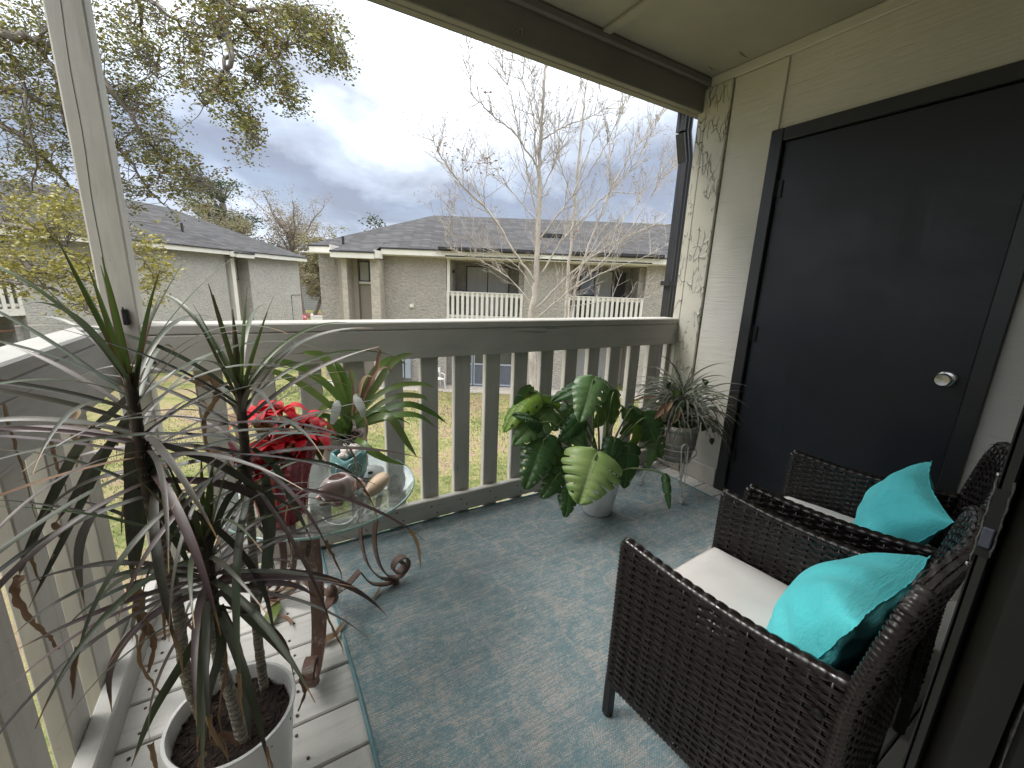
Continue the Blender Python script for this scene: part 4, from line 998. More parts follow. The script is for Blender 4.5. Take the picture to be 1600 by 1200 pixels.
# ================================================================== MONSTERA
def mon_mat(name, c1, c2, vein, gloss=.30):
    k = N(name); a = k.attr(); w = k.coord()
    c = k.mix(k.ramp(k.noise(w, 10, 5, .6), [(.35, 0), (.68, 1)]), c1, c2)
    vn = k.ramp(k.math('ABSOLUTE', k.math('SINE', a[2])), [(0, .75), (.16, 0)])      # lateral veins
    rb = k.ramp(k.math('ABSOLUTE', a[0]), [(0, 1), (.035, .8), (.06, 0)])
    c = k.mix(k.math('MAXIMUM', vn, rb), c, vein)
    h = k.math('SUBTRACT', k.ramp(k.math('ABSOLUTE', k.math('SINE', a[2])), [(0, 0), (.5, 1)]), k.math('MULTIPLY', rb, 1.0))
    k.set(col=c, rough=gloss, spec=.5, normal=k.bump(h, .45, .006))
    tr = k.n('ShaderNodeBsdfTranslucent'); k.put(tr.inputs[0], k.mix(.5, c, (.22, .30, .03))); mx = k.n('ShaderNodeMixShader'); mx.inputs[0].default_value = .22
    k.t.links.new(k.b.outputs[0], mx.inputs[1]); k.t.links.new(tr.outputs[0], mx.inputs[2]); k.t.links.new(mx.outputs[0], k.out.inputs[0]); return k.m
mon_dark = mon_mat('dark_monstera_leaf', (.024, .070, .024), (.042, .105, .033), (.085, .155, .062))
mon_mid = mon_mat('mid_monstera_leaf', (.10, .19, .075), (.145, .25, .10), (.24, .34, .17), .34)
mon_light = mon_mat('pale_monstera_leaf', (.25, .37, .115), (.31, .42, .15), (.42, .52, .24), .42)
mon_lime = mon_mat('lime_monstera_leaf', (.14, .25, .03), (.20, .33, .045), (.26, .38, .09), .4)
petiole_m = simple('monstera_stalk', (.09, .14, .045), (.14, .19, .07), .4, 10)
mp = V((1.535, 1.575, 0)); mt = thing('monstera_plant', 'monstera with large split leaves in a white pot on the rug by the front railing', 'potted plant', mp)
m = MB(); m.lathe([(0, .009), (.078, .009), (.081, .013), (.108, .196), (.113, .20), (.114, .222), (.109, .2225), (.105, .214), (.100, .17)], mp, 56); autosmooth(m.build('pot', white_pot, mt)); soil(mt, mp, .101, .188, 8, 120)
def mleaf(A, B, W, N_, mat, cuts=4, droop=.18, roll=.25, cut=.72, seed=0, stalk=True, label=None):
    """one heart shaped split leaf: A stalk joint, B tip, W full width, N_ face direction"""
    q = random.Random(seed); A, B = V(A), V(B); T = B-A; L = T.length; T.normalize(); Nn = V(N_); Nn = (Nn-T*Nn.dot(T)).normalized(); Sd = T.cross(Nn)
    L *= 1.02
    def outline(t):      # half width along the blade, t from -0.16 (basal lobe) to 1
        if t < 0: return .5*W*(.62+.36*(1+t/.16))*max(.0, 1-(-t/.17)**3)**.5
        return .5*W*max(0, (1-t))**.52*(1-.0*t)*(.98+.10*math.sin(math.pi*min(1, t*2.2))) if t < 1 else 0
    m = MB()
    K = max(1, cuts); bounds = [-.16]+[.10+.70*i/K for i in range(K+1)]+[1.0]
    for s in (-1, 1):
        slit = [None]+[(q.uniform(.40, .74), q.uniform(.05, .11), q.random() < .25) if (cuts and q.random() < .88) else None for _ in range(len(bounds)-2)]+[None]
        for bI in range(len(bounds)-1):
            t0, t1 = bounds[bI], bounds[bI+1]; nc, nr = 13, 6; vs = []; fs = []; av = []
            def op(sl, f):
                if sl is None: return 0
                f0, wd_, hole = sl; f0 = 1-f0*cut*1.25
                if f < f0: return 0
                x = (f-f0)/(1-f0)
                return wd_*2.4*math.sin(math.pi*min(1, x*1.5))*(1 if x < .667 else 0) if hole else wd_*(x**.55)*(1+1.3*max(0, x-.75))
            for c in range(nc):
                f = c/(nc-1)
                for rr in range(nr):
                    g = rr/(nr-1); lo, hi = op(slit[bI], f), 1-op(slit[bI+1], f)
                    t = t0+(t1-t0)*(lo+(hi-lo)*g)
                    wd = outline(t)*f
                    if slit[bI] or slit[bI+1]: wd *= 1-(abs(g-.5)*2)**3*.05*f
                    sw = wd/(W*.5)
                    x = L*(t + .30*sw**1.3*(1-max(t, 0))*(max(t, 0)+.10) - (.04*f if t < 0 else 0))
                    gg = lo+(hi-lo)*g
                    hump = .045*W*math.sin(math.pi*gg)*f
                    z = -droop*L*(max(t, 0)**2)*1.3 - roll*W*.62*sw**1.8 + hump + .06*W*f*(1-f)*2 + .016*W*math.sin(9*t+s*2+seed)*f*f
                    vs.append(A+T*(x*(1-.12*droop*t))+Sd*(s*wd*(1-.25*roll*sw))+Nn*z); av.append((s*f, t, math.pi*(bI+gg)))
            for c in range(nc-1):
                for rr in range(nr-1):
                    k = c*nr+rr; qd = (k, k+1, k+nr+1, k+nr); fs.append(qd if s > 0 else qd[::-1])
            m.add(vs, fs, av)
    lf = m.build('leaf', mat, mt, smooth=True, label=label)
    if stalk:
        base = mp+V((q.uniform(-.045, .045), q.uniform(-.045, .045), .195)); hgt = (A.z-base.z)
        mid = base.lerp(A, .5)+V((0, 0, .06+.12*abs(hgt))); st = MB(); P = spline([base, base.lerp(mid, .6)+V((0, 0, .03)), mid.lerp(A, .55)+V((0, 0, .02)), A-T*.012+Nn*.006, A+T*.01], 6); n = len(P)
        st.tube(P, [.0062-.0026*i/(n-1) for i in range(n)], 7); st.build('stalk', petiole_m, lf, smooth=True)
    return lf
TOCAM = V((-.62, -.66, .42)); TC_ = lambda x, y, z: V((x, y, z))
LV = [  # joint px,Y   tip px,Y   width  face  material cuts droop roll cut
    ((930, 716, 1.40), (906, 786, 1.33), .335, (-.42, -.66, .62), mon_light, 4, .20, .30, .80, 'pale yellow green split leaf hanging over the front of the pot'),
    ((926, 598, 1.55), (908, 655, 1.47), .20, (-.45, -.72, .52), mon_mid, 4, .16, .25, .55, None),
    ((924, 600, 1.66), (868, 612, 1.60), .16, (-.1, -.4, .9), mon_dark, 4, .18, .35, .5, None),
    ((938, 592, 1.68), (978, 604, 1.72), .13, (.1, -.3, .95), mon_dark, 2, .2, .4, .4, None),
    ((958, 617, 1.60), (962, 664, 1.55), .15, (-.1, -.85, .5), mon_dark, 2, .18, .35, .4, None),
    ((828, 617, 1.70), (783, 660, 1.64), .17, (-.5, -.3, .75), mon_lime, 3, .25, .5, .5, 'lime green leaf lit through from behind'),
    ((826, 614, 1.70), (798, 676, 1.70), .12, (.3, -.9, .3), mon_dark, 3, .1, .3, .5, None),
    ((845, 632, 1.68), (878, 638, 1.66), .11, (-.1, -.75, -.4), mon_lime, 0, .1, .3, .1, 'small lime green leaf showing its underside'),
    ((868, 622, 1.70), (838, 618, 1.68), .09, (0, -.5, .85), mon_dark, 1, .1, .4, .2, None),
    ((854, 645, 1.66), (806, 690, 1.58), .19, (-.35, -.75, .50), mon_mid, 4, .12, .22, .85, None),
    ((908, 655, 1.60), (878, 684, 1.55), .13, (-.3, -.75, .55), mon_dark, 2, .2, .45, .45, None),
    ((850, 690, 1.58), (822, 760, 1.48), .22, (-.45, -.75, .45), mon_dark, 4, .18, .3, .6, None),
    ((868, 690, 1.62), (832, 700, 1.60), .15, (-.2, -.6, .75), mon_dark, 3, .2, .35, .5, None),
    ((874, 706, 1.60), (868, 742, 1.56), .16, (-.1, -.8, .5), mon_dark, 3, .2, .35, .5, None),
    ((982, 702, 1.50), (978, 764, 1.44), .17, (-.35, -.85, .25), mon_dark, 1, .10, .15, .3, None),
    ((1000, 676, 1.55), (984, 706, 1.50), .13, (-.2, -.85, -.2), mon_lime, 0, .1, .2, .2, None),
    ((1010, 656, 1.56), (1036, 718, 1.46), .19, (-.55, -.75, .25), mon_dark, 4, .14, .25, .7, None),
    ((1000, 660, 1.62), (972, 678, 1.60), .10, (-.2, -.9, .2), mon_dark, 0, .1, .2, .1, None),
    ((1022, 700, 1.50), (1012, 735, 1.47), .08, (-.4, -.85, .2), mon_mid, 1, .1, .3, .3, None),
    ((1040, 748, 1.30), (1046, 795, 1.22), .055, (-.7, -.5, .45), mon_dark, 2, .15, .5, .4, 'narrow curled leaf drooping to the rug at the end of a long stalk'),
    ((890, 770, 1.45), (884, 808, 1.40), .12, (-.3, -.8, .4), mon_dark, 2, .1, .3, .4, None),
    ((1050, 668, 1.52), (1060, 690, 1.50), .07, (-.3, -.8, .4), mon_dark, 0, .2, .4, .1, None),
    ((905, 730, 1.52), (858, 724, 1.50), .13, (-.3, -.6, .75), mon_dark, 3, .2, .4, .5, None),
    ((892, 640, 1.70), (866, 668, 1.66), .15, (-.3, -.7, .6), mon_dark, 3, .2, .35, .6, None),
    ((975, 640, 1.66), (1000, 655, 1.64), .12, (-.1, -.6, .75), mon_mid, 2, .2, .4, .5, None),
    ((960, 690, 1.50), (950, 728, 1.47), .13, (-.35, -.75, .5), mon_dark, 2, .2, .35, .5, None),
    ((842, 660, 1.62), (812, 640, 1.60), .13, (-.2, -.5, .85), mon_dark, 3, .25, .4, .6, None),
    ((900, 680, 1.58), (912, 712, 1.54), .14, (-.4, -.7, .6), mon_mid, 3, .25, .35, .6, None),
    ((990, 640, 1.60), (1030, 655, 1.55), .13, (-.2, -.6, .75), mon_dark, 3, .25, .4, .6, None),
    ((870, 745, 1.50), (848, 775, 1.46), .13, (-.4, -.7, .55), mon_dark, 2, .2, .35, .6, None),
    ((950, 640, 1.72), (930, 668, 1.70), .14, (-.1, -.95, .1), mon_dark, 2, .1, .2, .4, None),
]
for i, (a, b, w, nn, mat, cu, dr, ro, ct, lab) in enumerate(LV):
    mleaf(atY(*a), atY(*b), w, nn, mat, cu, dr, ro, ct, i*7+3, True, lab)

# ================================================================== BARREL PLANTER ON A WIRE STAND
wire = simple('white_wire', (.62, .60, .57), (.48, .45, .42), .45, 25, dirt=((.2, .12, .08), .6))
SC = V((2.112, 1.55, 0)); sd_ = thing('wire_plant_stand', 'white wire plant stand with scrolled feet in the far corner by the closet wall', 'plant stand', SC)
RG = .114; ZR = .318
m = MB(); m.tube([SC+V((RG*math.cos(a), RG*math.sin(a), ZR)) for a in [RAD(10*i) for i in range(37)]], .0033, 7, False); m.tube([SC+V((RG*.86*math.cos(a), RG*.86*math.sin(a), ZR-.085)) for a in [RAD(10*i) for i in range(37)]], .003, 7, False)
for a in [RAD(x) for x in (10, 70, 130, 190, 250, 310)]: 
    d = V((math.cos(a), math.sin(a), 0)); m.tube(spline([SC+d*RG+V((0, 0, ZR)), SC+d*(RG*1.12)+V((0, 0, ZR-.04)), SC+d*(RG*.86)+V((0, 0, ZR-.085))], 6), .0025, 6)
m.tube([SC+V((-.085, 0, ZR-.086)), SC+V((.085, 0, ZR-.086))], .003, 6); m.tube([SC+V((0, -.085, ZR-.0862)), SC+V((0, .085, ZR-.0862))], .003, 6)
m.build('basket_ring', wire, sd_, smooth=True)
for fpos in (V((2.04, 1.394, 0)), V((1.992, 1.690, 0)), V((2.268, 1.580, 0))):
    d = (fpos-SC); d.z = 0; R = d.length; d.normalize(); s = V((-d.y, d.x, 0)); m = MB()
    for sg in (-1, 1):
        m.tube(spline([SC+d*(RG+.004)+s*(.0)+V((0, 0, ZR+.052)), SC+d*(RG+.006)+s*(sg*.016)+V((0, 0, ZR+.040)), SC+d*(RG+.008)+s*(sg*.020)+V((0, 0, ZR)), SC+d*(RG+.030)+s*(sg*.012)+V((0, 0, ZR*.5)), SC+d*(R-.012)+s*(sg*.005)+V((0, 0, .05))], 8), .0034, 7)
    c = SC+d*(R-.010)+V((0, 0, .030)); pr = [(c+d*((.019-.013*i/26)*math.cos(a))+V((0, 0, (.019-.013*i/26)*math.sin(a)))) for i, a in enumerate([RAD(180+18*i) for i in range(27)])]
    m.tube([SC+d*(R-.014)+V((0, 0, .055))]+pr, .0036, 7); m.build('leg', wire, sd_, smooth=True)
def barrel_mat():
    k = N('grey_barrel_staves'); s = k.sep(k.coord()); ang = k.math('ARCTAN2', s[1], s[0])
    st = k.ramp(k.math('ABSOLUTE', k.math('SINE', k.math('MULTIPLY', ang, 9.0))), [(0, 1), (.10, 0)])
    g = k.noise(k.coord(scale=(30, 30, 4)), 1.0, 5, .65); c = k.mix(k.ramp(g, [(.35, 0), (.7, 1)]), (.34, .315, .275), (.19, .17, .15)); c = k.mix(st, c, (.03, .026, .022))
    k.set(col=c, rough=.7, normal=k.bump(k.math('SUBTRACT', g, st), .5, .005)); return k.m
BC = SC+V((0, 0, ZR-.082)); bp = thing('barrel_planter', 'grey barrel shaped planter full of thin grassy leaves on the white wire stand', 'potted plant', BC)
m = MB(); m.lathe([(0, 0), (.090, 0), (.094, .004), (.107, .06), (.117, .12), (.121, .165), (.120, .228), (.115, .2285), (.112, .216), (.106, .17)], BC, 54); m.build('barrel', barrel_mat(), bp, smooth=True)
hoop = simple('pale_barrel_hoop', (.34, .34, .33), (.26, .26, .25), .5, 12)
for z, rr in ((.020, .0992), (.100, .1150), (.195, .1222)):
    m = MB(); m.lathe([(rr, z), (rr+.003, z+.002), (rr+.0035, z+.020), (rr+.0005, z+.023)], BC, 54); m.build('hoop', hoop, bp, smooth=True)
soil(bp, BC, .105, BC.z+.190, 11, 50, .007)
thin_m = leafy('thin_striped_leaf', [(0, (.07, .065, .055)), (.4, (.11, .125, .085)), (.7, (.19, .20, .165)), (1, (.09, .14, .05))], .28, rib=((.26, .26, .24), .6, .4), trans=.15, tip=((.22, .13, .08), .97))
q = random.Random(77); m = MB(); top = BC+V((.01, 0, .22))
for k in range(300):
    az = q.uniform(0, 6.283); el = RAD(q.choice((q.uniform(45, 85), q.uniform(5, 50)))); L = q.uniform(.22, .42)
    hd_ = top+V((q.uniform(-.045, .045), q.uniform(-.045, .045), q.uniform(-.02, .16)))
    if hd_.x+math.cos(az)*L*.7 > XW-.05: L *= .55
    P = droop_pts(hd_, az, el, L, RAD(q.uniform(60, 150)), 14, q.uniform(-.3, .3))
    P = [V((min(p.x, XW-.03), min(p.y, 1.862), p.z)) for p in P]
    if P[-1].z < BC.z+.20 and P[-1].y < SC.y-.02 and P[-1].x < 2.16 and q.random() < .72: continue
    m.strap(P, strapw(15, .0098*q.uniform(.7, 1.3)), (-.4, -.6, .7), .1, q.random())
m.build('foliage', thin_m, bp, smooth=True)
heart_m = leafy('trailing_heart_leaf', [(0, (.02, .045, .015)), (.6, (.04, .08, .02)), (1, (.10, .15, .03))], .35, trans=.2)
for (px, py, Y, s) in ((1118, 640, 1.52, .05), (1125, 668, 1.50, .05), (1100, 668, 1.48, .06), (1115, 672, 1.5, .045), (1055, 615, 1.5, .05), (1102, 598, 1.5, .05), (1045, 604, 1.5, .05), (1088, 640, 1.47, .05), (1060, 650, 1.46, .05), (1112, 690, 1.47, .045)):
    m = MB(); p = atY(px, py, Y); d = V((q.uniform(-.5, .5), q.uniform(-.5, .1), -.5)).normalized(); m.strap([p-d*s*.5+d*s*t for t in (0, .15, .4, .7, 1)], [s*.4, s*.8, s*.85, s*.5, .002], (-.4, -.8, .5), .1, q.random())
    e = p-d*s*.5; b0 = BC+V((.05*(1 if px > 1075 else -1), -.04, .205)); m.tube(spline([b0, b0.lerp(e, .5)+V((0, -.01, .05)), e], 7), .0016, 5); m.build('trailing_stem', heart_m, bp, smooth=True)
m = MB(); P = []
for pts, w in [([(1040, 632, 1.50), (1030, 645, 1.49), (1022, 655, 1.49)], .03), ([(1050, 628, 1.48), (1040, 642, 1.46), (1038, 660, 1.46)], .028), ([(1026, 620, 1.50), (1005, 622, 1.49), (986, 628, 1.48)], .012), ([(1062, 640, 1.46), (1058, 652, 1.45), (1052, 662, 1.45)], .02)]:
    P = spline(pxs(pts), 5); m.strap(P, taper(len(P), w), (0, -.6, .8), .2, q.random())
m.build('dry_foliage', dry_m, bp, smooth=True)

# ================================================================== LITTER ON THE DECK
def litter(px, py, z, L, w, az, lab, curl=.3, mat=None):
    p = atZ(px, py, z); q = random.Random(px*7+py); P = []
    d = V((math.cos(az), math.sin(az), 0)); n = V((-d.y, d.x, 0))
    for i in range(9):
        t = i/8-.5; P.append(p+d*L*t+n*(curl*L*t*t)+V((0, 0, .003+.010*abs(math.sin(3.1*t+q.random()*.6)))))
    m = MB(); m.strap(P, [w*f for f in (.25, .6, .9, 1, .95, .8, .55, .3, .05)], (0, 0, 1), .25, q.random())
    o = m.build('fallen_leaf', mat or dry_m, None, True); setp(o, lab, 'fallen leaf', 'dry leaves fallen on the balcony floor'); return o
litter(590, 930, .009, .085, .012, .9, 'curled brown leaf on the rug beside the scrolled table foot')
litter(528, 990, .008, .13, .020, .8, 'long tan leaf lying across the left edge of the rug')
litter(512, 1003, .003, .09, .03, .2, 'broad brown leaf on the deck next to the front table foot', .5)
litter(820, 953, .009, .022, .010, .3, 'tiny pale flake in the middle of the rug', .2, pale_m)
litter(455, 920, .003, .12, .03, .4, 'pile end leaf on the deck under the glass table', .6)
litter(430, 940, .010, .11, .025, 1.2, 'crumpled brown leaf on the deck behind the dracaena pot', .8)
litter(420, 912, .006, .13, .03, -.3, 'reddish brown leaf near the back of the deck under the glass table', .4)
litter(448, 968, .004, .10, .014, 2.2, 'slender twisted leaf on the deck left of the table leg', .9)
litter(270, 985, .004, .12, .02, .6, 'dry leaf strip on the deck beside the side railing', .5)
m = MB(); P = spline([atZ(412, 985, .006), atZ(425, 960, .02), atZ(437, 935, .01)], 6); m.strap(P, taper(len(P), .045), (0, 0, 1), .1, .9)
setp(m.build('fallen_leaf', brom_m, None, True), 'broad green leaf fallen on the deck behind the dracaena', 'fallen leaf', 'dry leaves fallen on the balcony floor')
# ================================================================== OUTSIDE
GZ = -3.1
m = MB(); m.box(-260, 260, -160, 420, GZ-.5, GZ); structure(m.build('lawn_ground', lawn_m))
rz0 = -YAW
def loc2(u, d, z=0): return RH*u + FH*d + V((0, 0, z))
def frame(name, label, cat, org, rz, zbase=GZ):
    o = thing(name, label, cat, (org.x, org.y, zbase), rz, local=True); OFF[o.name] = V((0, 0, zbase)); return o
# road strip, gravel and mulch far off
def strip_(name, u0, u1, d0, d1, z, mat):
    m = MB(); q = [loc2(u0, d0, z), loc2(u1, d0, z), loc2(u1, d1, z), loc2(u0, d1, z)]; m.add(q, [(0, 1, 2, 3)]); return structure(m.build(name, mat))
strip_('road', -60, 40, 35, 41, GZ+.012, asphalt_m)
strip_('pavement', -60, 40, 41.2, 42.6, GZ+.03, gravel_m)
strip_('mulch_bed', -40, -8, 46, 52, GZ+.02, mulch_m)
strip_('gravel_strip', -9, 9, 16.3, 17.6, GZ+.008, gravel_m)
# grass blades on the near lawn
def grass():
    g = np.random.default_rng(5); n = 46000
    u = g.uniform(-11, 7, n); d = 3.2+13.2*g.random(n)**.8
    keep = (np.abs(u) < d*1.0+1); u, d = u[keep], d[keep]; n = len(u)
    R_, F_ = np.array(RH), np.array(FH); p = u[:, None]*R_+d[:, None]*F_; p[:, 2] = GZ
    h = g.uniform(.03, .09, n)*(1+.5*(np.sin(p[:, 0]*1.3)+np.sin(p[:, 1]*1.1))*.5); a = g.uniform(0, 6.283, n); w = g.uniform(.006, .014, n)
    sx = np.stack([np.cos(a)*w, np.sin(a)*w, np.zeros(n)], 1); ln = np.stack([g.normal(0, .03, n), g.normal(0, .03, n), h], 1)
    vs = np.stack([p-sx, p+sx, p+ln], 1).reshape(-1, 3); fs = np.arange(3*n).reshape(-1, 3)
    me = bpy.data.meshes.new('grass'); me.from_pydata(vs.tolist(), [], fs.tolist())
    at = me.attributes.new('leaf', 'FLOAT_VECTOR', 'POINT'); pt_ = np.clip(.5+.28*np.sin(p[:, 0]*.9+p[:, 1]*.6)+g.normal(0, .22, n), 0, 1); av = np.zeros((n, 3, 3), np.float32); av[:, :, 2] = pt_[:, None]; at.data.foreach_set('vector', av.ravel())
    me.materials.append(leafy('grass_blade', [(0, (.08, .125, .035)), (.4, (.17, .19, .07)), (.65, (.30, .27, .13)), (1, (.33, .25, .16))], .7, trans=.2))
    o = bpy.data.objects.new('grass', me); COL.objects.link(o); o['kind'] = 'stuff'
grass()

def fascia_run(m, t, pts, z0, z1, th=.05):
    """cream board along a plan polyline"""
    for a, b in zip(pts[:-1], pts[1:]):
        ax, ay = a; bx, by = b; dx, dy = bx-ax, by-ay; L = math.hypot(dx, dy); nx, ny = dy/L*th, -dx/L*th
        m.add([(ax, ay, z0), (bx, by, z0), (bx+nx, by+ny, z0), (ax+nx, ay+ny, z0), (ax, ay, z1), (bx, by, z1), (bx+nx, by+ny, z1), (ax+nx, ay+ny, z1)], [(0, 3, 2, 1), (4, 5, 6, 7), (0, 1, 5, 4), (1, 2, 6, 5), (2, 3, 7, 6), (3, 0, 4, 7)])
def window(t, x0, x1, z0, z1, y, split=.62, name='window', pane=None):
    m = MB(); f = .035
    m.box(x0, x1, y, y+.06, z0, z0+f); m.box(x0, x1, y, y+.06, z1-f, z1); m.box(x0, x0+f, y, y+.06, z0+f, z1-f); m.box(x1-f, x1, y, y+.06, z0+f, z1-f)
    xm = x0+(x1-x0)*split; m.box(xm-f/2, xm+f/2, y-.004, y+.058, z0+f, z1-f); w = m.build(name, black_trim, t)
    m = MB(); m.box(x0+f, xm-f/2, y+.03, y+.036, z0+f, z1-f); m.build('pane', pane or blinds, w)
    m = MB(); m.box(xm+f/2, x1-f, y+.022, y+.028, z0+f, z1-f); m.build('pane', glass_dark if split > .55 else blinds, w); return w
def balcony_rail(t, x0, x1, y, z0, z1, nb):
    m = MB(); m.cbox(x0, x1, y-.05, y+.09, z1-.045, z1, .006); m.box(x0, x1, y, y+.045, z1-.17, z1-.047); m.box(x0, x1, y, y+.045, z0+.06, z0+.16); rl_ = m.build('balcony_railing', balcony_paint, t)
    for i in range(nb):
        x = x0+.07+(x1-x0-.14)*i/(nb-1); m = MB(); m.box(x-.055, x+.055, y-.042, y-.002, z0-.10, z1-.047); m.build('baluster', balcony_paint, rl_)

# ---------------- the building opposite
bo = loc2(0, 17.3); B = frame('apartment_building', 'two storey taupe stucco apartment building opposite, with two railed balconies behind the bare trees', 'building', bo, rz0)
wt = 2.25; m = MB()
m.box(-5.40, -2.83, 0, .3, GZ, wt); m.box(.33, 2.13, 0, .3, GZ, wt); m.box(5.26, 9.5, 0, .3, GZ, wt)          # front piers
m.box(-7.5, -7.2, .35, 11, GZ, wt); m.box(-8.4, -7.5, .9, 1.2, GZ, 2.35); m.box(-8.4, -8.1, 1.2, 11, GZ, 2.35); m.box(9.2, 9.5, .3, 11, GZ, wt); m.box(-8.4, 9.5, 11, 11.3, GZ, wt)
m.box(-2.83, -2.63, .3, 1.7, GZ, wt); m.box(.13, .33, .3, 1.7, GZ, wt); m.box(2.13, 2.33, .3, 1.7, GZ, wt); m.box(5.06, 5.26, .3, 1.7, GZ, wt)
m.box(-2.83, .33, 1.7, 1.9, GZ, wt); m.box(2.13, 5.26, 1.7, 1.9, GZ, wt)
m.build('wall', stucco, B)
m = MB(); m.box(-7.2, -6.42, -.02, .3, GZ, 2.1); m.box(-5.75, -5.40, -.021, .3, GZ, 2.1); m.box(-6.42, -5.75, .20, .3, GZ, 2.1); m.build('bay_panel', panel_taupe, B)
m = MB(); m.box(-6.83, -6.62, -.62, -.021, GZ, 2.02); m.build('bay_pier', brick_paint, B)
m = MB(); m.box(-5.70, -5.34, -.62, -.022, GZ, 2.02); m.build('bay_pier', brick_paint, B)
window(B, -6.43, -5.755, 1.16, 1.96, .14)
m = MB(); m.box(-6.46, -5.73, .10, .2, 1.06, 1.155); m.build('sill', trim_cream, B)
m = MB(); m.box(-2.70, .30, .05, 1.7, -.30, -.16); m.box(2.2, 5.2, .05, 1.7, -.30, -.16); m.build('balcony_floor', balcony_paint, B)
m = MB(); m.box(-2.83, .33, -.01, .12, -.42, -.17); m.box(2.13, 5.26, -.01, .12, -.42, -.17); m.box(-2.83, .33, -.02, .12, 2.15, 2.36); m.box(2.13, 5.26, -.02, .12, 2.15, 2.36); m.build('balcony_beam', balcony_paint, B)
m = MB(); m.box(-2.83, .33, .3, 1.7, 2.12, 2.15); m.box(2.13, 5.26, .3, 1.7, 2.12, 2.15); m.build('balcony_ceiling', panel_taupe, B)
balcony_rail(B, -2.83, .33, .02, -.2, .90, 16); balcony_rail(B, 2.13, 5.26, .02, -.2, .90, 16)
m = MB(); m.box(-2.80, -2.68, -.025, .10, .9, 2.15); m.build('balcony_post', balcony_paint, B)
for x0, x1, sp in ((-2.2, -.30, .5), (2.85, 4.3, .45)):
    window(B, x0, x1, -.14, 1.98, 1.62, sp, 'sliding_door', blinds if x0 < 0 else glass_dark)
m = MB(); m.box(4.42, 4.86, 1.60, 1.69, -.14, 1.95); m.build('dark_screen', dark_inside, B)
# ground floor openings
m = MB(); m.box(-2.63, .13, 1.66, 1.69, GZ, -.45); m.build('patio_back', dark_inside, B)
for x0, x1 in ((-2.62, -1.72), (-1.68, -.78), (-.74, .12)):
    m = MB(); m.box(x0, x0+.05, .12, .17, GZ+.05, -.42); m.box(x1-.05, x1, .12, .17, GZ+.05, -.42); m.box(x0+.05, x1-.05, .12, .17, GZ+.95, GZ+1.02); m.box(x0+.05, x1-.05, .12, .17, GZ+.05, GZ+.12); m.build('screen_frame', grey_metal, B)
    m = MB(); m.box(x0+.05, x1-.05, .14, .15, GZ+.12, GZ+.95); m.build('kick_panel', simple('slate_panel', (.10, .115, .14), (.08, .09, .11), .4), B)
    m = MB(); m.box(x0+.05, x1-.05, .14, .146, GZ+1.02, -.42); m.build('insect_screen', glass_dark, B)
window(B, 2.6, 4.6, GZ+.10, -.75, 1.62, .5, 'sliding_door', blinds)
m = MB(); m.box(-4.31, -4.16, -.09, 0, .19, .33); m.box(-4.29, -4.18, -.10, -.09, .205, .27); m.build('dryer_vent', trim_cream, B)
m = MB(); m.tube([(-2.58, .4, 1.72), (-2.58, .34, 1.70)], .05, 10); m.ball((-2.58, .33, 1.68), .06, 10, 7); m.build('porch_light', black_trim, B)
# fascia, drip edge, gutters
m = MB(); fascia_run(m, B, [(-7.05, -.95), (-5.42, -.95)], 2.02, 2.22); fascia_run(m, B, [(-5.42, -.95), (-5.30, -.42)], 2.05, 2.34); fascia_run(m, B, [(-5.30, -.42), (-2.80, -.42)], 2.23, 2.43); fascia_run(m, B, [(-2.80, -.42), (5.30, -.42)], 2.28, 2.44); fascia_run(m, B, [(5.30, -.42), (9.9, -.42)], 2.23, 2.43); fascia_run(m, B, [(-8.6, .6), (-7.05, .6)], 2.28, 2.50)
fascia_run(m, B, [(-7.05, .6), (-7.05, -.95)], 2.04, 2.48)
m.build('fascia', trim_cream, B)
m = MB(); m.box(-7.08, -5.40, -1.03, -.90, 2.222, 2.27); m.box(-5.34, 9.9, -.50, -.40, 2.432, 2.482); m.box(-8.65, -7.02, .52, .62, 2.502, 2.55); m.build('drip_edge', black_trim, B)
m = MB(); m.cbox(-3.05, .85, -.66, -.505, 2.46, 2.60, .02); m.cbox(2.0, 5.7, -.66, -.505, 2.46, 2.60, .02); m.build('roof_gutter', black_trim, B)
m = MB(); m.box(-8.5, 9.8, -.40, .35, 2.20, 2.23); m.box(-7.0, -5.4, -.94, -.42, 2.024, 2.05); m.build('soffit', trim_cream, B)
# roof
e = 2.485; rdg = 4.62; yr = 5.7; L_, R_ = -4.42, 9.9
m = MB()
m.add([(-5.34, -.48, e), (9.9, -.48, e), (9.9, yr, rdg), (L_, yr, rdg), (-7.1, .55, 2.556), (-8.7, .55, 2.556), (-8.7, 11.5, 2.53), (9.9, 11.7, e)],
      [(0, 1, 2, 3), (4, 0, 3), (5, 4, 3), (6, 5, 3), (2, 7, 6, 3)])
m.add([(-7.1, -1.01, 2.275), (-5.38, -1.01, 2.275), (-5.34, -.48, e), (-5.3, .2, 2.74), (-7.1, .56, 2.60)], [(0, 1, 2, 3, 4)])
m.build('roof', shingle, B)
m = MB(); m.box(1.03, 2.0, 1.95, 2.35, 3.36, 3.50); m.build('roof_vent', black_trim, B)
m = MB(); m.tube([(-7.25, .75, 2.5), (-7.25, .75, 2.95)], .055, 10); m.build('vent_pipe', black_trim, B)
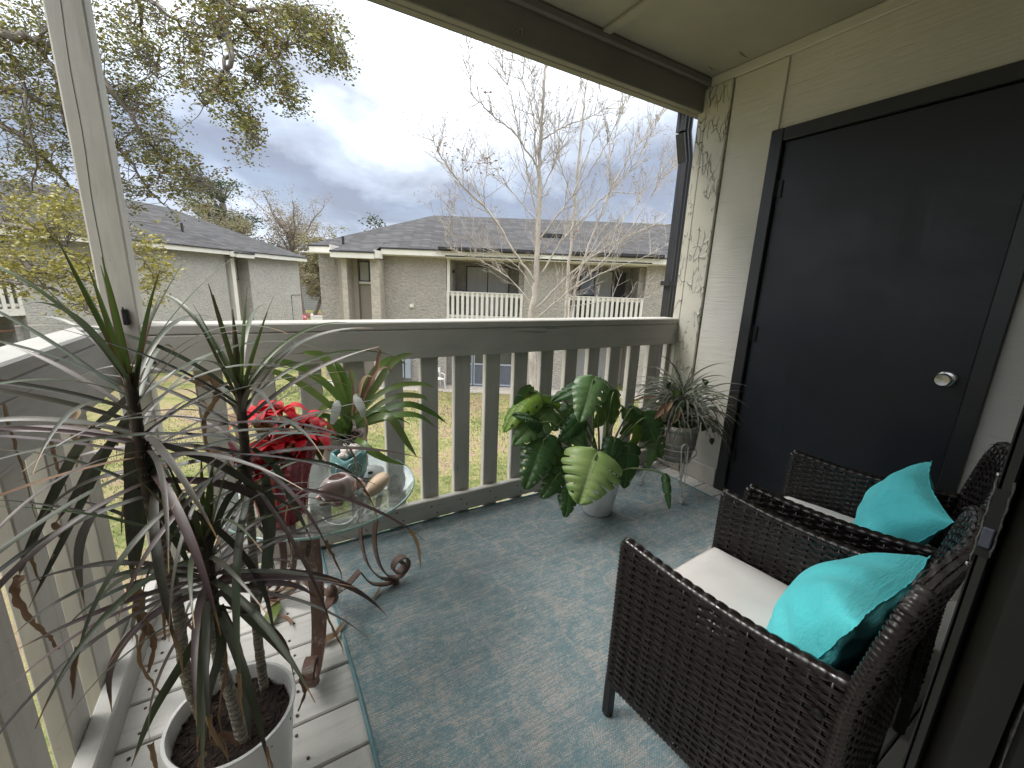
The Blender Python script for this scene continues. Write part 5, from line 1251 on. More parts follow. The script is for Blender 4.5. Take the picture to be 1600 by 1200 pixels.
# utility cabinets, patio chair
C1 = frame('utility_cabinet', 'grey metal utility cabinet against the wall of the building opposite', 'utility cabinet', loc2(-4.6, 17.15), rz0)
m = MB(); m.cbox(-.36, .02, -.12, .13, GZ+.35, GZ+1.35, .02); m.cbox(.06, .30, -.10, .13, GZ+.32, GZ+1.25, .02); m.build('cabinet', grey_metal, C1)
m = MB(); m.tube([(-.17, .05, GZ), (-.17, .05, GZ+.36)], .03, 8); m.tube([(.18, .05, GZ), (.18, .05, GZ+.33)], .03, 8); m.build('conduit', grey_metal, C1)
C2 = frame('patio_chair', 'white plastic patio chair outside the building opposite', 'patio chair', loc2(-3.12, 16.85), rz0+.6)
m = MB(); m.cbox(-.22, .22, -.22, .22, GZ+.40, GZ+.43, .01); m.build('seat', white_plast, C2)
m = MB(); m.cbox(-.22, .22, .20, .235, GZ+.62, GZ+.84, .01); m.cbox(-.22, -.18, .20, .234, GZ+.43, GZ+.62, .008); m.cbox(.18, .22, .20, .234, GZ+.43, GZ+.62, .008); m.build('backrest', white_plast, C2)
for sx in (-1, 1):
    for sy in (-1, 1): m = MB(); m.tube([(sx*.20, sy*.20, GZ+.40), (sx*.24, sy*.25, GZ)], [.022, .016], 8); m.build('leg', white_plast, C2)
    m = MB(); m.cbox(sx*.23-.02, sx*.23+.02, -.22, .23, GZ+.60, GZ+.625, .006); m.tube([(sx*.23, -.20, GZ+.42), (sx*.23, -.21, GZ+.61)], .016, 8); m.build('armrest', white_plast, C2)

# ---------------- the building on the left
p0, p1 = loc2(-17.9, 13.2), loc2(-15.45, 29.0); d_ = (p1-p0); LL = d_.length; ang = math.atan2(d_.y, d_.x)
A_ = frame('stucco_building', 'long pale stucco apartment building on the left behind the leafy oak branches', 'building', p0, ang)
# local x runs along the facade away from us, local -y faces us
m = MB()
X = [3.3, 5.2, 10.2, 11.6, LL]
m.box(1.75, X[1], .0, .3, GZ, 2.27); m.box(X[1]+.001, X[2], -.55, .3, GZ, 2.27); m.box(X[3], LL, -.75, .3, GZ, 2.27); m.box(LL-.3, LL, .3, 11, GZ, 2.27); m.box(-9, LL, 11, 11.3, GZ, 2.27)
m.box(-9, -1.9, 0, .3, GZ, 2.27); m.box(-1.9, 1.75, 1.7, 1.9, GZ, 2.27); m.box(1.55, 1.75, .3, 1.7, GZ, 2.27); m.box(-1.9, -1.7, .3, 1.7, GZ, 2.27)
m.build('wall', stucco2, A_)
m = MB(); m.box(X[2]+.001, X[3]-.001, -.05, .3, GZ, 2.27); m.build('bay_panel', panel_taupe, A_)
m = MB(); m.box(X[2]+.30, X[2]+.55, -.62, -.051, GZ, 2.1); m.build('bay_pier', trim_cream, A_)
window(A_, X[2]+.62, X[3]-.12, .95, 2.0, -.12, .5)
balcony_rail(A_, -1.9, 1.75, .02, -.2, .90, 17)
m = MB(); m.box(-1.9, 1.75, -.02, .14, -.46, -.22); m.build('balcony_beam', balcony_paint, A_)
m = MB(); m.box(-1.7, 1.55, .1, 1.7, -.36, -.2); m.build('balcony_floor', balcony_paint, A_)
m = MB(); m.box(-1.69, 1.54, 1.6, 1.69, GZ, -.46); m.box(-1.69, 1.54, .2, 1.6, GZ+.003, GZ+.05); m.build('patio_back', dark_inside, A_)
m = MB(); m.box(-1.69, 1.54, .3, .36, -1.02, -.96); m.build('handrail', simple('rusty_rail', (.17, .07, .05)), A_)
window(A_, -1.4, 1.2, -.14, 1.98, 1.62, .5, 'sliding_door', glass_dark)
m = MB(); fascia_run(m, A_, [(-9, -.42), (X[1]-.3, -.42)], 2.26, 2.47); fascia_run(m, A_, [(X[1]-.3, -.42), (X[1]-.2, -.95)], 2.26, 2.47); fascia_run(m, A_, [(X[1]-.2, -.95), (X[2]-.05, -.95)], 2.26, 2.47)
fascia_run(m, A_, [(X[2]-.05, -.95), (X[2]+.1, -1.15)], 2.18, 2.46); fascia_run(m, A_, [(X[2]+.1, -1.15), (X[3]-.02, -1.15)], 2.16, 2.36); fascia_run(m, A_, [(X[3]-.02, -1.15), (LL+.3, -1.15)], 2.26, 2.47); m.build('fascia', trim_cream, A_)
m = MB(); m.box(-9, X[1]-.25, -.52, -.41, 2.472, 2.52); m.box(X[1]-.3, X[2], -1.05, -.94, 2.473, 2.52); m.box(X[2], X[3], -1.24, -1.14, 2.37, 2.415); m.box(X[3], LL+.4, -1.245, -1.14, 2.474, 2.52); m.build('drip_edge', black_trim, A_)
m = MB(); y0r = -1.22; ez = 2.525; rz_ = 5.0; yr_ = 5.0; xr0, xr1 = 7.6, LL-3.6
m.add([(-9, -.5, ez), (X[1]-.25, -.5, ez), (X[1]-.25, -1.05, ez), (X[2], -1.05, ez), (X[2], -1.24, 2.42), (X[3], -1.24, 2.42), (X[3], y0r, ez), (LL+.45, y0r, ez), (xr1, yr_, rz_), (xr0, yr_, rz_), (-9, yr_, rz_-.9), (LL+.45, 11.4, ez), (-9, 11.4, ez)],
      [(0, 1, 9, 10), (1, 2, 3, 9), (3, 4, 5, 6, 8, 9), (6, 7, 8), (7, 11, 8), (8, 11, 12, 10, 9)]); m.build('roof', shingle, A_)
for xx, yy in ((5.6, -.1), (9.3, .9)):
    zz = ez+(rz_-ez)*(yy+1)/6; m = MB(); m.tube([(xx, yy, zz-.1), (xx, yy, zz+.42)], .06, 10); m.build('vent_pipe', black_trim, A_)
m = MB(); m.tube([(LL-1.0, -.77, .05), (LL-.02, -.77, .05)], .012, 5); m.tube([(LL-1.0, -.77, .05), (LL-1.0, -.77, GZ)], .012, 5); m.build('cable', black_trim, A_)

# ---------------- far grey house, white fence, red car
H_ = frame('grey_house', 'distant grey clapboard house seen through the gap between the two apartment buildings', 'house', loc2(-24.5, 58), rz0+.15)
def clap():
    k = N('grey_clapboard'); s = k.sep(k.coord()); f = k.math('FRACT', k.math('MULTIPLY', s[2], 3.2)); k.set(col=k.mix(k.ramp(f, [(.0, 1), (.18, 0)]), (.34, .345, .36), (.17, .175, .185)), rough=.8); return k.m
m = MB(); m.box(-6, 7, 0, 8, GZ, 1.3); m.build('wall', clap(), H_)
m = MB(); m.add([(-6.4, -.4, 1.3), (7.4, -.4, 1.3), (7.4, 4, 3.2), (-6.4, 4, 3.2), (-6.4, 8.4, 1.3), (7.4, 8.4, 1.3)], [(0, 1, 2, 3), (3, 2, 5, 4), (0, 3, 4), (1, 5, 2)]); m.build('roof', shingle, H_)
window(H_, -3.4, -2.2, -1.6, -.3, -.06, .5); m = MB(); m.box(-1.0, -.7, -.10, 0, GZ, 1.3); m.build('corner_trim', trim_cream, H_)
FN = frame('white_fence', 'short white vinyl fence panel standing beside the left end of the building opposite', 'fence', loc2(-13.15, 27), rz0)
m = MB(); m.box(.08, 1.5, 0, .04, GZ+.1, GZ+1.85); m.build('panel', white_vinyl, FN)
for x in (0, .78): 
    m = MB(); m.cbox(x-.06, x+.06, -.06, .06, GZ, GZ+1.98, .01); m.lathe([(.085, 0), (.085, .03), (0, .10)], (x, 0, GZ+1.98), 4); m.build('post', white_vinyl, FN)
m = MB(); m.box(.06, 1.5, -.02, .06, GZ+1.85, GZ+1.95); m.box(.06, 1.5, -.02, .06, GZ+.1, GZ+.22); m.build('fence_rail', white_vinyl, FN)
CR = frame('parked_car', 'red hatchback car parked beyond the corner of the pale stucco building', 'car', loc2(-21.6, 38.4), rz0)
red_paint = simple('red_car_paint', (.42, .02, .03), None, .22, coat=.8)
side = [(-2.0, .30), (-2.05, .62), (-1.95, .92), (-1.55, 1.02), (-.85, 1.45), (.55, 1.50), (1.15, 1.02), (1.9, .88), (2.05, .62), (2.02, .30)]
m = MB(); n = len(side); vs = [(x, y, GZ+z) for y in (-.82, .82) for x, z in side]
vs2 = [(x*.995, (-.70 if i < n else .70) if z > GZ+1.1 else y, z) for i, (x, y, z) in enumerate(vs)]
m.add(vs2, [tuple(range(n))[::-1], tuple(range(n, 2*n))]+[(k, (k+1) % n, n+(k+1) % n, n+k) for k in range(n)]); m.build('body', red_paint, CR)
m = MB()
for s in (-1, 1): m.add([(-1.25, s*.80, GZ+1.04), (.95, s*.80, GZ+1.04), (.45, s*.725, GZ+1.40), (-.78, s*.725, GZ+1.38)], [(0, 1, 2, 3)])
m.add([(1.12, -.68, GZ+1.06), (1.12, .68, GZ+1.06), (.60, .60, GZ+1.46), (.60, -.60, GZ+1.46)], [(0, 1, 2, 3)]); m.build('window', glass_dark, CR)
for x in (-1.25, 1.25):
    for s in (-1, 1):
        m = MB(); m.tube([(x, s*.72, GZ+.32), (x, s*.86, GZ+.32)], .32, 20); w = m.build('wheel', simple('tyre_rubber', (.02, .02, .02), None, .8), CR)
        m = MB(); m.tube([(x, s*.855, GZ+.32), (x, s*.875, GZ+.32)], .20, 14); m.build('rim', white_plast, w)
for s in (-1, 1): m = MB(); m.ball((1.97, s*.58, GZ+.68), .10, 10, 7, (.5, 1.3, .8)); m.build('headlight', white_plast, CR)

# ================================================================== TREES
def leaf_cloud(m, c, n, rad, size, q, flat=.8, tr=(0, 1)):
    for _ in range(n):
        p = V(c)+V((q.gauss(0, rad), q.gauss(0, rad), q.gauss(0, rad*flat))); a = q.uniform(0, 6.283); s = size*q.uniform(.6, 1.35)
        d = V((math.cos(a), math.sin(a), q.uniform(-.8, .5))).normalized(); n2 = V((q.uniform(-1, 1), q.uniform(-1, 1), q.uniform(-.2, 1))).normalized(); sd = d.cross(n2)
        if sd.length < .1: continue
        sd.normalize(); t = tr[0]+(tr[1]-tr[0])*q.random()
        m.add([p, p+d*s*.5+sd*s*.24, p+d*s, p+d*s*.5-sd*s*.24], [(0, 1, 2, 3)], [(0, 0, t), (1, .5, t), (0, 1, t), (-1, .5, t)])
def limb(m, P, r0, r1, n=6):
    k = len(P); m.tube(P, [r0+(r1-r0)*(i/(k-1))**.8 for i in range(k)], n, False)
def twig(m, p, d, L, r, q, depth, up=.35, wob=.22, tips=None, sides=4):
    P = [V(p)]; d = V(d).normalized(); ns = 6 if depth else 5
    for i in range(ns):
        d = (d+V((q.gauss(0, wob), q.gauss(0, wob), q.gauss(0, wob)+up*.35))*.5).normalized(); P.append(P[-1]+d*L/ns)
    limb(m, P, r, r*.35, sides)
    if tips is not None: tips.append((P[-1], d, L))
    if depth:
        for k in range(q.choice((3, 4, 5))):
            i = q.randint(1, ns-1); s = d.cross(V((q.gauss(0, 1), q.gauss(0, 1), q.gauss(0, 1)))).normalized()
            twig(m, P[i], d*.8+s*.75, L*q.uniform(.32, .6), r*.55, q, depth-1, up, wob, tips, 3)

def bare_tree(name, label, base, limbs, D, q, group, twigs, leafy_px=None, rt=.10):
    t = thing(name, label, 'tree', base, group=group); trunk = MB(); cr_ = MB(); lf = MB(); tips = []
    for i, (pts, r0, r1) in enumerate(limbs):
        off = 0 if i == 0 else q.uniform(-1.1, .9); n = len(pts)
        P = spline([atD(x, y, D+off*(k/(n-1))) for k, (x, y) in enumerate(pts)], 7)
        if i == 0: P = [V(base)-V((0, 0, .1)), V(base)+V((0, 0, .3))]+P[1:]
        P = [p+V((q.gauss(0, .012), q.gauss(0, .012), 0)) for p in P]
        limb(trunk if i == 0 else cr_, P, r0*.84, r1*.84, 12 if i == 0 else 6)
        L = sum((b-a).length for a, b in zip(P[:-1], P[1:])); nt = int(L*twigs*(.6 if i == 0 else 1))
        for k in range(nt):
            f = q.uniform(.38 if i == 0 else .15, 1.0); j = min(len(P)-2, int(f*(len(P)-1))); d = (P[j+1]-P[j]).normalized(); s = d.cross(V((q.gauss(0, 1), q.gauss(0, 1), q.gauss(0, .4)))).normalized()
            twig(cr_, P[j].lerp(P[j+1], q.random()), d*.55+s*.75+V((0, 0, .35)), q.uniform(.35, 1.25)*(1.05-.35*f), .0085, q, 1 if q.random() < .75 else 2, .5, .2, tips)
    for p, d, L in tips:
        for k in range(q.choice((1, 2, 2, 3))):
            leaf_cloud(lf, p-d*L*q.uniform(0, .6), 1, .010, .027, q)
    if leafy_px:
        for (x, y, n_, rr) in leafy_px: leaf_cloud(lf, atD(x, y, D-.4), n_, rr, .075, q)
    trunk.build('trunk', bark_grey, t, smooth=True); cr_.build('branches', bark_grey, t, smooth=True); lf.build('foliage', bud_m, t); return t
bud_m = leafy('bud_leaf', [(0, (.15, .10, .08)), (.4, (.20, .13, .09)), (.7, (.11, .12, .07)), (1, (.30, .12, .08))], .7, trans=.2)
q = random.Random(13)
L1 = [([(834, 700), (832, 600), (830, 500), (838, 430), (842, 330), (843, 255), (847, 190), (851, 110), (855, 30)], .120, .022),
      ([(836, 440), (800, 388), (765, 332), (730, 297), (700, 262), (682, 230), (676, 213)], .040, .006), ([(760, 326), (742, 290), (728, 250), (718, 208)], .016, .005), ([(757, 322), (756, 292), (760, 268)], .014, .005), ([(838, 345), (800, 300), (775, 265), (752, 245)], .018, .005),
      ([(842, 262), (822, 235), (802, 206), (772, 182), (752, 162), (738, 146), (733, 110), (732, 62)], .026, .006), ([(840, 345), (828, 290), (817, 240), (803, 170), (788, 115), (775, 80)], .024, .006), ([(843, 300), (836, 230), (834, 180), (817, 125), (800, 85)], .022, .006), ([(845, 205), (838, 165), (832, 130), (826, 90)], .02, .007),
      ([(845, 372), (875, 332), (908, 288), (938, 242), (962, 195), (985, 148)], .026, .006), ([(846, 220), (880, 198), (925, 182), (965, 158)], .020, .006), ([(848, 425), (882, 372), (930, 322), (982, 268), (1012, 220), (1032, 178)], .030, .006), ([(846, 300), (868, 250), (890, 200), (905, 140)], .018, .006),
      ([(838, 482), (895, 424), (955, 382), (1020, 352), (1065, 325)], .034, .006), ([(834, 478), (792, 432), (745, 404), (702, 384), (694, 345)], .022, .005), ([(836, 500), (870, 470), (935, 415), (990, 350), (1040, 270)], .030, .006), ([(834, 455), (812, 420), (780, 396), (745, 380), (720, 345), (705, 318)], .016, .004)]
b1 = atD(834, 728, 10.0); b1.z = GZ
bare_tree('bare_tree', 'pale barked bare tree in front of the building opposite, the nearer and thicker of two', b1, L1, 10.0, q, 'bare trees on the lawn', 8.0,
          [(684, 238, 10, .10), (698, 222, 9, .08), (757, 140, 12, .09), (765, 165, 10, .12), (757, 252, 16, .10), (775, 262, 10, .14), (715, 240, 8, .10), (822, 200, 8, .15), (985, 290, 6, .1), (900, 365, 5, .05), (728, 250, 8, .1)])
L2 = [([(884, 640), (883, 560), (884, 500), (888, 430), (894, 360), (899, 300), (905, 235), (912, 170), (918, 120)], .085, .018),
      ([(886, 520), (905, 430), (932, 352), (955, 295), (985, 245), (1015, 200), (1045, 158)], .055, .008), ([(890, 440), (925, 395), (975, 340), (1020, 285), (1052, 225)], .022, .006), ([(893, 380), (925, 320), (950, 260), (962, 205), (972, 150)], .02, .006), ([(898, 320), (878, 265), (872, 210), (880, 150)], .018, .006), ([(888, 455), (945, 425), (1005, 402), (1058, 372)], .022, .005), ([(902, 280), (922, 230), (935, 180), (942, 130)], .016, .005), ([(887, 480), (950, 470), (1010, 465), (1045, 440), (1060, 420)], .014, .004), ([(955, 300), (1000, 300), (1035, 275), (1062, 240)], .014, .004)]
b2 = atD(884, 660, 12.5); b2.z = GZ
bare_tree('bare_tree', 'slimmer bare tree just right of and behind the thicker bare tree', b2, L2, 12.5, random.Random(29), 'bare trees on the lawn', 4.6)

# ---------------- oak reaching in from the left
oak_m = leafy('oak_leaf', [(0, (.06, .068, .025)), (.3, (.105, .112, .032)), (.55, (.19, .18, .045)), (.80, (.40, .35, .075)), (.88, (.20, .12, .06)), (1, (.15, .085, .045))], .5, trans=.3)
ob = loc2(-11.5, 6.6, GZ); ok = thing('oak_tree', 'oak with olive spring leaves and lit yellow sprigs reaching over the left of the view', 'tree', ob)
q = random.Random(3); tr = MB(); br = MB(); lf = MB()
trunk = spline([ob-V((0, 0, .1)), ob+V((.1, 0, 2)), ob+V((.2, .1, 4.5)), ob+V((.6, .2, 7.2)), ob+V((1.2, .4, 9.5))], 6); limb(tr, trunk, .42, .16, 14)
O = [([(-260, 40), (-120, 30), (-30, 50), (40, 58), (95, 85), (150, 120), (200, 175)], 6.6, .11, .02), ([(-200, 200), (-60, 150), (20, 140), (70, 160), (120, 170), (170, 160)], 6.9, .07, .012), ([(-200, 260), (-60, 190), (10, 200), (60, 240), (110, 290), (160, 330), (200, 345)], 7.2, .07, .010),
     ([(-150, 380), (-40, 330), (20, 352), (75, 368), (110, 395), (150, 430), (190, 470)], 5.6, .045, .006), ([(-160, 470), (-40, 440), (30, 444), (80, 450), (120, 470), (150, 495)], 5.3, .035, .005), ([(-150, 400), (-30, 385), (30, 410), (80, 430), (150, 440), (215, 470)], 5.4, .035, .005),
     ([(200, -220), (270, -110), (330, -10), (352, 40), (362, 85), (345, 125), (322, 165)], 6.2, .085, .014), ([(330, -10), (372, 25), (412, 65), (432, 92), (465, 62), (520, 72)], 6.4, .040, .006), ([(335, 0), (395, 15), (450, 12), (500, 35), (535, 80)], 6.5, .035, .006), ([(362, 80), (345, 115), (360, 150), (385, 190), (402, 228)], 6.2, .025, .005), ([(430, 92), (445, 130), (462, 172)], 6.4, .018, .004), ([(355, 60), (390, 110), (420, 150)], 6.3, .016, .004),
     ([(60, -160), (150, -90), (215, -10), (222, 50), (232, 90), (245, 118)], 6.9, .045, .008), ([(150, 110), (190, 160), (225, 215), (270, 262), (330, 292), (345, 300)], 7.0, .040, .005), ([(160, 200), (200, 250), (235, 300), (262, 325)], 7.3, .03, .005), ([(215, -10), (260, 20), (300, 60), (315, 110)], 6.8, .03, .005), ([(40, 58), (80, 100), (100, 180), (120, 240), (130, 310)], 7.0, .04, .006), ([(-30, 50), (30, 100), (40, 170), (55, 260), (40, 330)], 6.6, .04, .006),
     ([(70, -150), (110, -60), (90, 20), (60, 60)], 6.6, .05, .01), ([(190, 400), (215, 400), (232, 420), (250, 450)], 5.5, .010, .003), ([(195, 370), (205, 365), (228, 372)], 5.5, .009, .003)]
paths = []
for pts, D, r0, r1 in O:
    n = len(pts); P = spline([atD(x, y, D+.5*math.sin(k*1.7+x*.01)) for k, (x, y) in enumerate(pts)], 6); P = [p+V((q.gauss(0, .015), q.gauss(0, .015), q.gauss(0, .015))) for p in P]; limb(br, P, r0, r1, 6); paths.append(P)
    if r0 > .04 and pts[0][0] < -100: limb(br, spline([trunk[14], trunk[20].lerp(P[0], .55)+V((0, 0, .3)), P[0]], 6), .16, r0, 7)
limb(br, spline([trunk[-1], trunk[-1].lerp(paths[6][0], .5)+V((0, 0, .8)), paths[6][0]], 6), .14, .09, 7); limb(br, spline([trunk[-3], trunk[-3].lerp(paths[12][0], .5)+V((0, 0, .5)), paths[12][0]], 6), .10, .05, 7)
limb(br, spline([trunk[-3], trunk[-3].lerp(paths[18][0], .5)+V((0, 0, .5)), paths[18][0]], 6), .10, .05, 7)
allp = [p for P in paths for p in P]; anp = np.array([tuple(p) for p in allp])
blobs = [(30, 70, 75, 70, 100, 6.6), (50, 170, 70, 60, 80, 6.8), (45, 265, 70, 50, 75, 7.0), (120, 60, 55, 80, 60, 6.9), (140, 210, 70, 70, 95, 7.0), (215, 55, 60, 60, 85, 6.8), (215, 150, 50, 55, 75, 7.0), (240, 235, 55, 38, 75, 7.0), (285, 285, 48, 26, 60, 7.0), (190, 300, 35, 24, 30, 7.1), (330, 35, 55, 42, 75, 6.3), (300, 100, 32, 45, 40, 6.6), (345, 150, 32, 34, 38, 6.2), (388, 205, 20, 32, 34, 6.2), (395, 125, 38, 42, 48, 6.3), (420, 45, 60, 40, 80, 6.4), (498, 55, 38, 30, 56, 6.5), (525, 95, 20, 22, 26, 6.5), (455, 140, 16, 34, 28, 6.4), (470, 20, 45, 20, 34, 6.4),
         (30, 365, 45, 30, 34, 5.5), (20, 420, 45, 28, 44, 5.4), (95, 425, 50, 34, 44, 5.4), (150, 405, 30, 40, 26, 5.6), (60, 330, 60, 26, 34, 5.8), (110, 335, 34, 34, 26, 5.9), (228, 385, 12, 30, 13, 5.5), (238, 430, 14, 26, 12, 5.5), (120, 470, 30, 14, 12, 5.3), (255, 422, 8, 10, 5, 5.5), (225, 460, 10, 10, 6, 5.5)]
for (x, y, rx, ry, n, D) in blobs:
    for _ in range(n):
        c = atD(x+q.gauss(0, .55)*rx, y+q.gauss(0, .55)*ry, D+q.gauss(0, .35))
        i = int(((anp-np.array(tuple(c)))**2).sum(1).argmin()); b = allp[i]
        dd = c-b
        if dd.length > .10:
            if dd.length > 1.2: b = c-dd.normalized()*q.uniform(.5, 1.1)
            mid = b.lerp(c, .5)+V((q.gauss(0, .06), q.gauss(0, .06), q.uniform(-.02, .10))); limb(br, spline([b, mid, c], 4), .008, .003, 4)
        for k in range(q.choice((2, 3))): leaf_cloud(lf, c+V((q.gauss(0, .07), q.gauss(0, .07), q.gauss(0, .06))), q.choice((10, 12, 14)), .050, .050, q, .8, (.5, .84) if D < 6.0 else ((.88, 1) if q.random() < .12 else (.15, .72)))  # nearer lower sprigs get yellower tints: the light on them is put into colour
tr.build('trunk', bark_dark, ok, smooth=True); br.build('branches', bark_dark, ok, smooth=True); lf.build('foliage', oak_m, ok)

# ---------------- trees beyond the roofs
far_leaf = leafy('far_olive_leaf', [(0, (.15, .14, .075)), (.5, (.23, .21, .115)), (1, (.31, .275, .165))], .8, trans=.25)
far_brown = leafy('far_brown_leaf', [(0, (.21, .17, .125)), (.5, (.28, .23, .175)), (1, (.33, .29, .20))], .8, trans=.25)
pine_m = leafy('pine_needle', [(0, (.035, .06, .028)), (.5, (.055, .085, .04)), (1, (.09, .12, .055))], .7, trans=.15)
def far_tree(name, label, u, d, h, seed, leaf, mat, cn, spread, kind='oak', cl=26, ls=.30):
    q = random.Random(seed); b = loc2(u, d, GZ); t = thing(name, label, 'tree', b, group='trees beyond the roofs'); tr = MB(); lf = MB(); tips = []
    top = b+V((q.uniform(-.5, .5), q.uniform(-.5, .5), h*.55)); P = spline([b, b.lerp(top, .5)+V((q.gauss(0, .2), q.gauss(0, .2), 0)), top], 6); r0 = h*.028; limb(tr, P, r0, r0*.55, 8)
    br = MB()
    for k in range(cn):
        f = q.uniform(.45, 1.0) if kind != 'pine' else q.uniform(.55, 1); j = min(len(P)-1, int(f*(len(P)-1))); a = k*2.399+q.uniform(-.4, .4); el = q.uniform(.35, 1.25) if kind != 'pine' else q.uniform(-.1, .7); L = h*spread*q.uniform(.6, 1.1)
        dvec = V((math.cos(a)*math.cos(el), math.sin(a)*math.cos(el), math.sin(el)))
        Q = [P[j]]; dd = dvec.copy()
        for i in range(7): dd = (dd+V((q.gauss(0, .16), q.gauss(0, .16), q.gauss(.03, .14)))).normalized(); Q.append(Q[-1]+dd*L/7)
        limb(br, Q, r0*.34, r0*.07, 5)
        for i in range(2, 8):
            for _ in range(3):
                s = V((q.gauss(0, 1), q.gauss(0, 1), q.gauss(0, .8))).normalized(); e = Q[i]+s*L*q.uniform(.10, .30); limb(br, [Q[i], Q[i].lerp(e, .5)+V((0, 0, .05)), e], r0*.08, r0*.025, 3); tips.append(e)
    if kind == 'pine':
        for k in range(16):
            a = k*2.4; e = top+V((math.cos(a)*h*.10*q.random(), math.sin(a)*h*.10*q.random(), h*.04*q.random()+h*.06)); limb(br, [top, e], r0*.2, r0*.05, 4); tips.append(e)
    for e in tips: leaf_cloud(lf, e, cl, h*.022 if kind != 'pine' else h*.026, ls, q, .75 if kind != 'pine' else .35)
    tr.build('trunk', bark_far, t, smooth=True); br.build('branches', bark_far, t); lf.build('crown', mat, t); return t
far_tree('bare_oak', 'tall thinly leaved brown oak rising in the gap between the two roofs', -25.6, 50, 17.6, 4, 0, far_brown, 20, .34, 'oak', 30, .17)
far_tree('pine_tree', 'flat topped pine above the roof of the left building', -33.5, 50, 22.0, 9, 0, pine_m, 13, .22, 'pine', 46, .30)
far_tree('bushy_tree', 'low bushy olive tree between the buildings in front of the distant grey house', -20.2, 44, 9.8, 15, 0, far_leaf, 20, .42, 'oak', 34, .22)
far_tree('bushy_tree', 'olive tree whose trunk stands in the red mulch bed beyond the red car', -22.9, 47.5, 9.0, 22, 0, far_leaf, 16, .40, 'oak', 34, .22)
far_tree('bushy_tree', 'dark bushy tree showing just above the right slope of the left roof', -31.0, 46, 14.5, 33, 0, far_leaf, 20, .36, 'oak', 34, .22)
far_tree('leafy_treetop', 'small green treetop peeking over the left slope of the opposite roof', -12.4, 42, 14, 41, 0, pine_m, 14, .22, 'oak', 20, .28)
far_tree('bushy_tree', 'brownish thin tree at the left edge of the opposite roof beside its vent pipe', -17.6, 62, 11.5, 52, 0, far_brown, 18, .42, 'oak', 26, .2)

# ================================================================== SKY, SUN, RENDER
SUN_EL, SUN_AZ = RAD(48), RAD(-62)      # azimuth measured from +Y towards +X
w = bpy.data.worlds.new('World'); S.world = w; w.use_nodes = True; nt = w.node_tree; nt.nodes.clear()
def wn(t, **k):
    q = nt.nodes.new(t)
    for a, b in k.items(): setattr(q, a, b)
    return q
out = wn('ShaderNodeOutputWorld'); sky = wn('ShaderNodeTexSky', sky_type='NISHITA', sun_disc=False); sky.sun_elevation = SUN_EL; sky.sun_rotation = SUN_AZ
bg1 = wn('ShaderNodeBackground'); bg1.inputs[1].default_value = .10; nt.links.new(sky.outputs[0], bg1.inputs[0])
tc = wn('ShaderNodeTexCoord'); sep = wn('ShaderNodeSeparateXYZ'); nt.links.new(tc.outputs['Generated'], sep.inputs[0])
def wm(op, a, b=0.0, c=None):
    q = wn('ShaderNodeMath', operation=op)
    for i, v in enumerate((a, b, c)):
        if v is None: continue
        if hasattr(v, 'is_output'): nt.links.new(v, q.inputs[i])
        else: q.inputs[i].default_value = v
    return q.outputs[0]
# cloud deck: project the view direction on a layer so that clouds flatten towards the horizon
den = wm('ADD', wm('MAXIMUM', sep.outputs[2], 0.0), .32)
cx = wm('DIVIDE', sep.outputs[0], den); cy2 = wm('DIVIDE', sep.outputs[1], den); cb = wn('ShaderNodeCombineXYZ'); nt.links.new(cx, cb.inputs[0]); nt.links.new(cy2, cb.inputs[1]); cb.inputs[2].default_value = 3.7
def wnoise(sc, det, rough, dist):
    q = wn('ShaderNodeTexNoise'); nt.links.new(cb.outputs[0], q.inputs['Vector']); q.inputs['Scale'].default_value = sc; q.inputs['Detail'].default_value = det; q.inputs['Roughness'].default_value = rough; q.inputs['Distortion'].default_value = dist; return q.outputs[0]
n1 = wnoise(1.05, 8, .54, .4); n2 = wnoise(3.2, 7, .55, .3)
tex = wm('ADD', wm('MULTIPLY', wm('SUBTRACT', n1, .5), .58), wm('MULTIPLY', wm('SUBTRACT', n2, .5), .24))
val = wm('ADD', sep.outputs[2], tex)
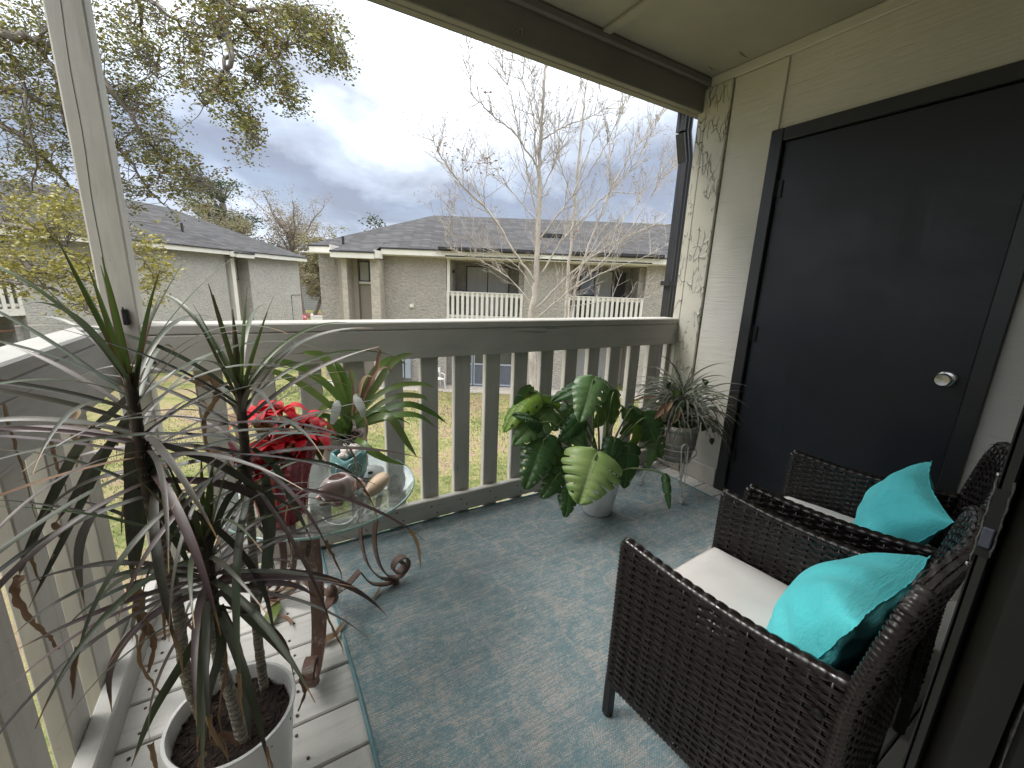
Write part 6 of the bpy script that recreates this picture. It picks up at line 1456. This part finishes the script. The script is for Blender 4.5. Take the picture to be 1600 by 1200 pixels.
rp = wn('ShaderNodeValToRGB'); nt.links.new(val, rp.inputs[0]); el = rp.color_ramp.elements
CL = [(-.05, (.42, .46, .54)), (.05, (.30, .33, .40)), (.13, (.155, .176, .225)), (.22, (.155, .177, .228)), (.31, (.29, .32, .375)), (.395, (.56, .60, .65)), (.46, (.80, .85, .88)), (1.0, (2.1, 2.1, 2.05))]
CL = [(max(0, p), c) for p, c in CL]
while len(el) < len(CL): el.new(.5)
for k, (p, c) in enumerate(CL): el[k].position = p; el[k].color = (*c, 1)
bg2 = wn('ShaderNodeBackground'); bg2.inputs[1].default_value = CLOUD; nt.links.new(rp.outputs[0], bg2.inputs[0])
cov = wn('ShaderNodeMapRange'); nt.links.new(n2, cov.inputs[0]); cov.inputs[1].default_value = .40; cov.inputs[2].default_value = .62; cov.inputs[3].default_value = 1.0; cov.inputs[4].default_value = .86
mx = wn('ShaderNodeMixShader'); nt.links.new(cov.outputs[0], mx.inputs[0]); nt.links.new(bg1.outputs[0], mx.inputs[1]); nt.links.new(bg2.outputs[0], mx.inputs[2]); nt.links.new(mx.outputs[0], out.inputs[0])
ld = bpy.data.lights.new('sun', 'SUN'); ld.energy = 1.0; ld.angle = RAD(22); ld.color = (1, .96, .90); sun = bpy.data.objects.new('sun', ld); COL.objects.link(sun)
sdir = V((math.sin(SUN_AZ)*math.cos(SUN_EL), math.cos(SUN_AZ)*math.cos(SUN_EL), math.sin(SUN_EL))); sun.rotation_euler = sdir.to_track_quat('Z', 'Y').to_euler(); sun.location = sdir*60

S.view_settings.view_transform = 'Standard'; S.view_settings.look = 'None'; S.view_settings.exposure = EXPO; S.view_settings.gamma = 1
S.render.engine = 'CYCLES'; cy_ = S.cycles; cy_.max_bounces = 8; cy_.diffuse_bounces = 4; cy_.glossy_bounces = 3; cy_.transmission_bounces = 4; cy_.transparent_max_bounces = 12; cy_.caustics_reflective = False; cy_.caustics_refractive = False
cy_.sample_clamp_indirect = 6
cy_.use_denoising = True
try: cy_.denoiser = 'OPENIMAGEDENOISE'
except Exception: pass
